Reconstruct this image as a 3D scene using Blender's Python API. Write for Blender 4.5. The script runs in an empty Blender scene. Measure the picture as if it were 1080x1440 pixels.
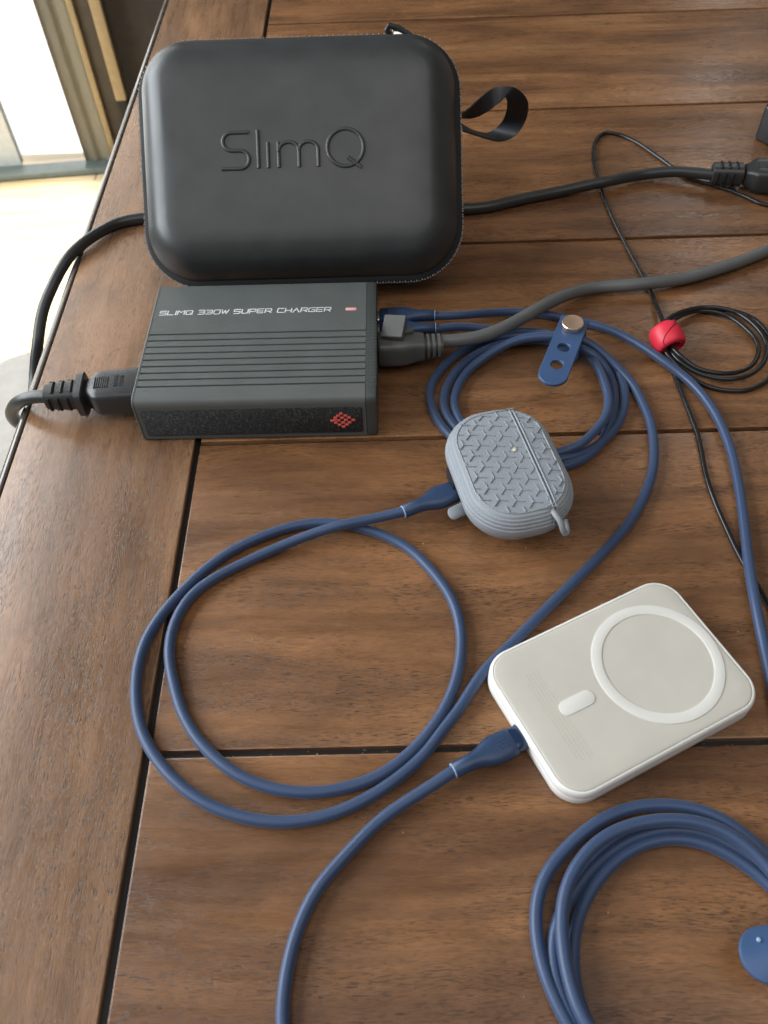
import bpy, bmesh, math, random
from mathutils import Vector, Matrix
R = math.radians
MM = 0.001
sc = bpy.context.scene
col = sc.collection
random.seed(7)

# ------------------------------------------------------------------ camera
cd = bpy.data.cameras.new('camera')
cam = bpy.data.objects.new('camera', cd); col.objects.link(cam); sc.camera = cam
CR = Vector((0.99959039, -0.01357256, -0.02519583))
CU = Vector((0.02608457, 0.79428974, 0.60697892))
CF = Vector((-0.01177453, 0.60738752, -0.79431843))
cam.matrix_world = Matrix(((CR.x, CU.x, -CF.x, 0), (CR.y, CU.y, -CF.y, 0), (CR.z, CU.z, -CF.z, .336), (0, 0, 0, 1)))
cd.sensor_fit = 'VERTICAL'; cd.sensor_height = 36; cd.lens = 1172.13 / 1440 * 36
cd.clip_start = .01; cd.clip_end = 60
cd.dof.use_dof = True; cd.dof.focus_distance = .44; cd.dof.aperture_fstop = 17

# ------------------------------------------------------------------ world, lamps, exposure
wd = bpy.data.worlds.new('World'); sc.world = wd; wd.use_nodes = True
bg = wd.node_tree.nodes['Background']
bg.inputs[0].default_value = (1.0, .97, .92, 1); bg.inputs[1].default_value = .13
def lamp(name, loc, target, sx, sy, power, colour):
    l = bpy.data.lights.new(name, 'AREA'); l.shape = 'RECTANGLE'; l.size = sx; l.size_y = sy
    l.energy = power; l.color = colour
    o = bpy.data.objects.new(name, l); col.objects.link(o); o.location = loc
    o.rotation_euler = (Vector(target) - Vector(loc)).to_track_quat('-Z', 'Y').to_euler()
    return o
lamp('patio_daylight', (-1.55, .50, .80), (-.05, .25, 0), 2.1, 1.1, 56, (.90, .96, 1))
lamp('back_window_light', (.35, 2.7, 1.5), (.1, .3, 0), 1.5, 1.1, 23, (1, .98, .94))
lamp('room_light', (.1, -.5, 2.0), (0, .35, 0), 2.4, 1.5, 14, (1, .97, .93))
sp = bpy.data.lights.new('sunlight_through_door', 'SPOT'); sp.energy = 750; sp.spot_size = R(22); sp.spot_blend = .45
sp.color = (1, .90, .70); sp.shadow_soft_size = .03
so = bpy.data.objects.new('sunlight_through_door', sp); col.objects.link(so); so.location = (-1.0, 1.55, 1.75)
so.rotation_euler = (Vector((-.80, 1.42, -.75)) - so.location).to_track_quat('-Z', 'Y').to_euler()
sc.view_settings.view_transform = 'Standard'; sc.view_settings.look = 'None'
sc.view_settings.gamma = 1; sc.view_settings.exposure = .22
sc.cycles.max_bounces = 8; sc.cycles.caustics_reflective = False; sc.cycles.caustics_refractive = False; sc.cycles.sample_clamp_indirect = 1.5; sc.cycles.blur_glossy = 1.0; sc.cycles.use_denoising = True; sc.cycles.denoising_prefilter = 'NONE'; sc.cycles.denoising_input_passes = 'RGB_ALBEDO'

# ------------------------------------------------------------------ node helpers / materials
def nmat(name):
    m = bpy.data.materials.new(name); m.use_nodes = True
    nt = m.node_tree; return m, nt, nt.nodes['Principled BSDF']
def N(nt, t, **kw):
    n = nt.nodes.new(t)
    for k, v in kw.items():
        if k.startswith('i_'): n.inputs[k[2:].replace('_', ' ')].default_value = v
        else: setattr(n, k, v)
    return n
def ramp(nt, fac, stops):
    r = nt.nodes.new('ShaderNodeValToRGB'); e = r.color_ramp.elements
    while len(e) > 1: e.remove(e[-1])
    e[0].position = stops[0][0]; e[0].color = (*stops[0][1], 1)
    for p, c in stops[1:]:
        x = e.new(p); x.color = (*c, 1)
    nt.links.new(fac, r.inputs[0]); return r
def g3(v): return (v, v, v)
def mix(nt, a, b, fac, mode='MIX'):
    m = nt.nodes.new('ShaderNodeMix'); m.data_type = 'RGBA'; m.blend_type = mode
    for s, v in ((m.inputs[0], fac), (m.inputs[6], a), (m.inputs[7], b)):
        if hasattr(v, 'is_linked') or hasattr(v, 'links'): nt.links.new(v, s)
        elif isinstance(v, (int, float)): s.default_value = v
        else: s.default_value = (*v, 1)
    return m.outputs[2]

def plastic(name, colr, rough=.5, noise=0, nscale=900, bump=0, bscale=1500, spec=.5, coat=0, wear=0, var=.08, metallic=0, sheen=0):
    """moulded plastic / rubber: slight tone variation, fine grain relief, faint dust and smears"""
    m, nt, p = nmat(name)
    tc = N(nt, 'ShaderNodeTexCoord').outputs['Object']
    n1 = N(nt, 'ShaderNodeTexNoise', i_Scale=60.0, i_Detail=4.0); nt.links.new(tc, n1.inputs['Vector'])
    lo = tuple(c * (1 - var) for c in colr); hi = tuple(min(1, c * (1 + var)) for c in colr)
    r = ramp(nt, n1.outputs[0], [(.3, lo), (.7, hi)])
    out = r.outputs[0]
    if wear:
        v = N(nt, 'ShaderNodeTexNoise', i_Scale=1400.0, i_Detail=1.0); nt.links.new(tc, v.inputs['Vector'])
        rr = ramp(nt, v.outputs[0], [(.76, g3(0)), (.80, g3(wear))])
        out = mix(nt, out, (.45, .44, .42), rr.outputs[0])
    nt.links.new(out, p.inputs['Base Color'])
    n2 = N(nt, 'ShaderNodeTexNoise', i_Scale=25.0, i_Detail=5.0); nt.links.new(tc, n2.inputs['Vector'])
    mr = N(nt, 'ShaderNodeMapRange', i_To_Min=rough - .07, i_To_Max=rough + .09); nt.links.new(n2.outputs[0], mr.inputs[0])
    mr.inputs['From Min'].default_value = .3; mr.inputs['From Max'].default_value = .7
    nt.links.new(mr.outputs[0], p.inputs['Roughness'])
    p.inputs['Specular IOR Level'].default_value = spec; p.inputs['Coat Weight'].default_value = coat
    p.inputs['Metallic'].default_value = metallic
    if sheen: p.inputs['Sheen Weight'].default_value = sheen
    if bump:
        n3 = N(nt, 'ShaderNodeTexNoise', i_Scale=float(bscale), i_Detail=2.0); nt.links.new(tc, n3.inputs['Vector'])
        b = N(nt, 'ShaderNodeBump', i_Strength=bump, i_Distance=.0001); nt.links.new(n3.outputs[0], b.inputs['Height'])
        nt.links.new(b.outputs[0], p.inputs['Normal'])
    return m

def wood(name, axis, dark, mid, light, warm, rough=.27):
    """stained tabletop board; grain runs along the object's X (axis 0) or Y (axis 1)"""
    m, nt, p = nmat(name)
    tc = N(nt, 'ShaderNodeTexCoord').outputs['Object']
    oi = N(nt, 'ShaderNodeObjectInfo')
    off = N(nt, 'ShaderNodeVectorMath', operation='SCALE'); off.inputs[0].default_value = (37.1, 91.7, 53.3)
    nt.links.new(oi.outputs['Random'], off.inputs['Scale'])
    add = N(nt, 'ShaderNodeVectorMath', operation='ADD'); nt.links.new(tc, add.inputs[0]); nt.links.new(off.outputs[0], add.inputs[1])
    # slow wander so that streaks are not ruler straight
    wn = N(nt, 'ShaderNodeTexNoise', i_Scale=9.0, i_Detail=2.0); nt.links.new(add.outputs[0], wn.inputs['Vector'])
    ws = N(nt, 'ShaderNodeVectorMath', operation='SCALE'); nt.links.new(wn.outputs['Color'], ws.inputs[0]); ws.inputs['Scale'].default_value = .012
    add2 = N(nt, 'ShaderNodeVectorMath', operation='ADD'); nt.links.new(add.outputs[0], add2.inputs[0]); nt.links.new(ws.outputs[0], add2.inputs[1])
    def streak(al, ac, detail, rough_=.6, dist=0.):
        mp = N(nt, 'ShaderNodeMapping'); mp.inputs['Scale'].default_value = (al, ac, ac) if axis == 0 else (ac, al, ac)
        nt.links.new(add2.outputs[0], mp.inputs[0])
        n = N(nt, 'ShaderNodeTexNoise', i_Scale=1.0, i_Detail=float(detail), i_Roughness=rough_, i_Distortion=dist)
        nt.links.new(mp.outputs[0], n.inputs['Vector']); return n.outputs[0]
    broad = streak(3.5, 26, 4, .6, .8)
    band = streak(14, 170, 5, .65, .3)
    fibre = streak(170, 2600, 3, .6)
    pore = streak(210, 2900, 2, .5)
    blot = streak(14, 20, 4, .6, 1.)
    c = ramp(nt, broad, [(.30, dark), (.44, mid), (.56, warm), (.68, light)]).outputs[0]
    c = mix(nt, c, ramp(nt, blot, [(.3, g3(.74)), (.5, g3(1.0)), (.7, g3(1.2))]).outputs[0], .75, 'MULTIPLY')
    c = mix(nt, c, ramp(nt, band, [(.3, g3(.80)), (.5, g3(1)), (.68, g3(1.17))]).outputs[0], .8, 'MULTIPLY')
    c = mix(nt, c, ramp(nt, fibre, [(.3, g3(.76)), (.5, g3(1.0)), (.66, g3(1.2))]).outputs[0], .8, 'MULTIPLY')
    # pores: short dark dashes, denser where the broad figure is dark
    pm = ramp(nt, pore, [(.54, g3(0)), (.62, g3(1))]).outputs[0]
    dens = ramp(nt, streak(12, 70, 3), [(.35, g3(.25)), (.6, g3(1))]).outputs[0]
    pm2 = mix(nt, pm, dens, 1.0, 'MULTIPLY')
    c = mix(nt, c, tuple(x * .33 for x in dark), mix(nt, g3(0), pm2, .80))
    nt.links.new(c, p.inputs['Base Color'])
    rr = ramp(nt, band, [(.3, g3(rough - .06)), (.7, g3(rough + .1))]); nt.links.new(rr.outputs[0], p.inputs['Roughness'])
    p.inputs['Specular IOR Level'].default_value = .46
    p.inputs['Coat Weight'].default_value = .04; p.inputs['Coat Roughness'].default_value = .16
    b = N(nt, 'ShaderNodeBump', i_Strength=.4, i_Distance=.00014); b.invert = True
    nt.links.new(pm2, b.inputs['Height'])
    b2 = N(nt, 'ShaderNodeBump', i_Strength=.22, i_Distance=.0002); nt.links.new(fibre, b2.inputs['Height'])
    nt.links.new(b.outputs[0], b2.inputs['Normal'])
    b3 = N(nt, 'ShaderNodeBump', i_Strength=.12, i_Distance=.001); nt.links.new(band, b3.inputs['Height'])
    nt.links.new(b2.outputs[0], b3.inputs['Normal'])
    nt.links.new(b3.outputs[0], p.inputs['Normal'])
    return m

M = {}
M['plank'] = wood('walnut_stained_board', 0, (.118, .053, .025), (.176, .083, .037), (.285, .146, .067), (.250, .116, .049))
M['end'] = wood('walnut_stained_end_board', 1, (.150, .080, .045), (.200, .108, .058), (.290, .168, .092), (.260, .138, .070))
M['groove'] = plastic('groove_black_stain', (.012, .010, .009), .45, bump=.5)
M['edge'] = plastic('table_edge_lacquer', (.07, .058, .05), .24, bump=.2, coat=.4)
M['case'] = plastic('case_leatherette', (.038, .041, .042), .37, bump=.22, bscale=2600, var=.12, wear=.10)
M['case_back'] = plastic('case_back_leatherette', (.025, .026, .026), .5, bump=.35, bscale=2600)
M['tape'] = plastic('zipper_tape_fabric', (.018, .019, .021), .85, bump=1., bscale=1800)
M['teeth'] = plastic('zipper_teeth_nylon_glint', (.30, .31, .32), .3)  # dark nylon made paler: window glints put into the base colour
M['metal'] = plastic('bright_metal', (.75, .72, .68), .22, metallic=1)
M['charger'] = plastic('charger_shell', (.096, .105, .102), .45, bump=.35, bscale=3500, var=.06, wear=.06)
M['charger_cap'] = plastic('charger_end_cap', (.055, .062, .060), .42, bump=.3, bscale=3000)
M['slot'] = plastic('slot_dark', (.006, .007, .007), .6)
M['print'] = plastic('white_print', (.62, .62, .62), .5)
M['led'] = plastic('pink_print', (.80, .36, .36), .5)
M['logo'] = plastic('red_print', (.78, .13, .11), .45)
M['cord'] = plastic('black_cord_rubber', (.030, .032, .033), .36, bump=.25, bscale=1500)
M['conn'] = plastic('black_connector_plastic', (.030, .031, .032), .30, bump=.2, bscale=2500, wear=.05)
M['greycord'] = plastic('grey_cord_rubber', (.115, .119, .12), .45, bump=.3, bscale=1800)
M['greyplug'] = plastic('grey_plug_plastic', (.10, .102, .098), .48, bump=.3, bscale=2500)
M['blue'] = plastic('blue_silicone_cable', (.028, .055, .127), .46, bump=.12, bscale=2200, var=.05, wear=.05, sheen=.15)
M['blueplug'] = plastic('navy_plug_rubber', (.022, .046, .105), .40, bump=.15, bscale=2500, wear=.08)
M['bluegloss'] = plastic('navy_gloss_plastic', (.012, .028, .07), .12)
M['bluerim'] = plastic('pale_blue_rim', (.30, .42, .62), .4)
M['bluestrap'] = plastic('blue_silicone_strap', (.040, .085, .19), .42, bump=.1, bscale=2000, wear=.05)
M['gold'] = plastic('rose_gold_metal', (.86, .62, .46), .30, metallic=1)
M['cover'] = plastic('grey_silicone', (.275, .300, .330), .46, bump=.15, bscale=3000, var=.04, wear=.08)
M['bankwhite'] = plastic('white_gloss_plastic', (.80, .79, .76), .28, var=.02)
M['bankgrey'] = plastic('warm_grey_soft_plastic', (.555, .530, .465), .40, var=.03, bump=.1, bscale=3000)
M['bankring'] = plastic('white_ring_plastic', (.70, .69, .64), .36, var=.02)
M['banktext'] = plastic('faint_grey_print', (.505, .48, .415), .5)
M['thin'] = plastic('thin_black_wire', (.014, .014, .015), .20)
M['red'] = plastic('red_plastic', (.70, .026, .055), .46, bump=.1)
M['ribbon'] = plastic('black_ribbon_weave', (.018, .020, .024), .50, bump=1., bscale=1500)
M['blackbox'] = plastic('black_box_plastic', (.022, .022, .024), .30, bump=.1)
M['dust'] = plastic('pale_dust', (.62, .57, .50), .8)

def fabric():
    m, nt, p = nmat('black_woven_fabric')
    tc = N(nt, 'ShaderNodeTexCoord').outputs['Object']
    outs = []
    for sc3 in ((2100, 420, 420), (450, 2000, 2000)):
        mp = N(nt, 'ShaderNodeMapping'); mp.inputs['Scale'].default_value = sc3; nt.links.new(tc, mp.inputs[0])
        n = N(nt, 'ShaderNodeTexNoise', i_Scale=1.0, i_Detail=2.0); nt.links.new(mp.outputs[0], n.inputs['Vector']); outs.append(n.outputs[0])
    mx = N(nt, 'ShaderNodeMath', operation='MAXIMUM'); nt.links.new(outs[0], mx.inputs[0]); nt.links.new(outs[1], mx.inputs[1])
    c = ramp(nt, mx.outputs[0], [(.48, (.010, .011, .012)), (.60, (.028, .031, .033)), (.74, (.085, .092, .096))])
    nt.links.new(c.outputs[0], p.inputs['Base Color']); p.inputs['Roughness'].default_value = .8
    b = N(nt, 'ShaderNodeBump', i_Strength=.8, i_Distance=.0003); nt.links.new(mx.outputs[0], b.inputs['Height']); nt.links.new(b.outputs[0], p.inputs['Normal'])
    return m
M['fabric'] = fabric()

# ------------------------------------------------------------------ mesh helpers (millimetres in, metres out)
def new_obj(name, verts, faces, mat, parent=None, loc=None, rz=0, ang=35, mats=None, fm=None, smooth=True):
    me = bpy.data.meshes.new(name)
    me.from_pydata([(v[0] * MM, v[1] * MM, v[2] * MM) for v in verts], [], faces)
    me.validate(); me.update()
    if fm: 
        for mm_ in mats: me.materials.append(mm_)
        me.polygons.foreach_set('material_index', fm)
    else: me.materials.append(mat)
    if smooth:
        me.shade_smooth(); me.set_sharp_from_angle(angle=R(ang))
    o = bpy.data.objects.new(name, me); col.objects.link(o)
    if parent: o.parent = parent
    if loc: o.location = [c * MM for c in loc]
    if rz: o.rotation_euler.z = rz
    return o
class MB:
    def __init__(s): s.v = []; s.f = []
    def add(s, V, F):
        k = len(s.v); s.v += [tuple(x) for x in V]; s.f += [tuple(i + k for i in f) for f in F]
    def obj(s, name, mat, parent=None, **kw): return new_obj(name, s.v, s.f, mat, parent, **kw)
    def xf(s, mtx): s.v = [tuple(mtx @ Vector(v)) for v in s.v]; return s
def rrect(w, h, r, n=8, cx=0, cy=0):
    r = max(min(r, w / 2 - .001, h / 2 - .001), .01); P = []
    for sx, sy, a0 in ((1, 1, 0), (-1, 1, 90), (-1, -1, 180), (1, -1, 270)):
        for k in range(n + 1):
            a = R(a0 + 90 * k / n)
            P.append((cx + sx * (w / 2 - r) + r * math.cos(a), cy + sy * (h / 2 - r) + r * math.sin(a)))
    return P
def loft(mb, rings, cap0=True, cap1=True, closed=True):
    n = len(rings[0]); V = [p for r_ in rings for p in r_]; F = []
    for i in range(len(rings) - 1):
        for j in range(n if closed else n - 1):
            a = i * n + j; b = i * n + (j + 1) % n; F.append((a, b, b + n, a + n))
    if cap0: F.append(tuple(range(n))[::-1])
    if cap1: F.append(tuple((len(rings) - 1) * n + j for j in range(n)))
    mb.add(V, F)
def slab(mb, w, h, r, prof, cx=0, cy=0, n=8, cap0=True, cap1=True, asp=1):
    """prof: list of (inset, z)"""
    loft(mb, [[(x, y, z) for x, y in rrect(w - 2 * i, h - 2 * i * asp, r - i, n, cx, cy)] for i, z in prof], cap0, cap1)
def rprof(t, e, z0=0, k=4):
    P = [(e, z0)]
    P = [(e - e * math.sin(R(90 * j / k)), z0 + e - e * math.cos(R(90 * j / k))) for j in range(k + 1)]
    P += [(e - e * math.cos(R(90 * j / k)), z0 + t - e + e * math.sin(R(90 * j / k))) for j in range(k + 1)]
    return P
def box(mb, x0, x1, y0, y1, z0, z1, e=0):
    if e: slab(mb, x1 - x0, y1 - y0, e * 1.01, rprof(z1 - z0, e, z0, 2), (x0 + x1) / 2, (y0 + y1) / 2, n=2)
    else:
        mb.add([(x, y, z) for z in (z0, z1) for y in (y0, y1) for x in (x0, x1)],
               [(0, 2, 3, 1), (4, 5, 7, 6), (0, 1, 5, 4), (2, 6, 7, 3), (0, 4, 6, 2), (1, 3, 7, 5)])
def cyl(mb, c, axis, prof, n=32):
    """prof: (radius, s) along axis"""
    ax = Vector(axis).normalized(); u = ax.orthogonal().normalized(); v = ax.cross(u); c = Vector(c)
    loft(mb, [[tuple(c + ax * s + (u * math.cos(2 * math.pi * k / n) + v * math.sin(2 * math.pi * k / n)) * r) for k in range(n)] for r, s in prof])
def frames(P):
    T = []
    for i in range(len(P)):
        a = P[max(i - 1, 0)]; b = P[min(i + 1, len(P) - 1)]; T.append((b - a).normalized())
    u = Vector((0, 0, 1)) - T[0] * T[0].z
    if u.length < .1: u = T[0].orthogonal()
    u.normalize(); U = []
    for t in T:
        u = (u - t * u.dot(t)).normalized(); U.append(u.copy())
    return T, U
def tube(mb, pts, r, n=16, r1=None, squash=1, closed=False):
    P = [Vector(p) for p in pts]; T, U = frames(P); rings = []
    for i, (p, t, u) in enumerate(zip(P, T, U)):
        v = t.cross(u); q = r if r1 is None else r + (r1 - r) * i / (len(P) - 1)
        rings.append([tuple(p + (u * math.sin(a) * squash + v * math.cos(a)) * q) for a in [2 * math.pi * k / n for k in range(n)]])
    loft(mb, rings, True, True)
def section_loft(mb, secs, n=28, power=2.6):
    """secs: (s, half width, half height[, z offset]) along local X, superellipse sections"""
    rings = []
    for s in secs:
        x, a, b = s[:3]; dz = s[3] if len(s) > 3 else 0; pw = s[4] if len(s) > 4 else power
        ring = []
        for k in range(n):
            t = 2 * math.pi * k / n; c, q = math.cos(t), math.sin(t)
            ring.append((x, a * math.copysign(abs(c) ** (2 / pw), c), dz + b * math.copysign(abs(q) ** (2 / pw), q)))
        rings.append(ring)
    loft(mb, rings)
def place(loc, ang, tilt=0):
    return Matrix.Translation(Vector(loc)) @ Matrix.Rotation(R(ang), 4, 'Z') @ Matrix.Rotation(R(-tilt), 4, 'Y')
def empty(name, label, cat, loc=(0, 0, 0), rz=0, group=None, kind=None):
    o = bpy.data.objects.new(name, None); col.objects.link(o); o.empty_display_size = .02
    o.location = [c * MM for c in loc]; o.rotation_euler.z = rz
    tag(o, label, cat, group, kind); return o
def tag(o, label=None, cat=None, group=None, kind=None):
    if label: o['label'] = label
    if cat: o['category'] = cat
    if group: o['group'] = group
    if kind: o['kind'] = kind
    return o

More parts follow.
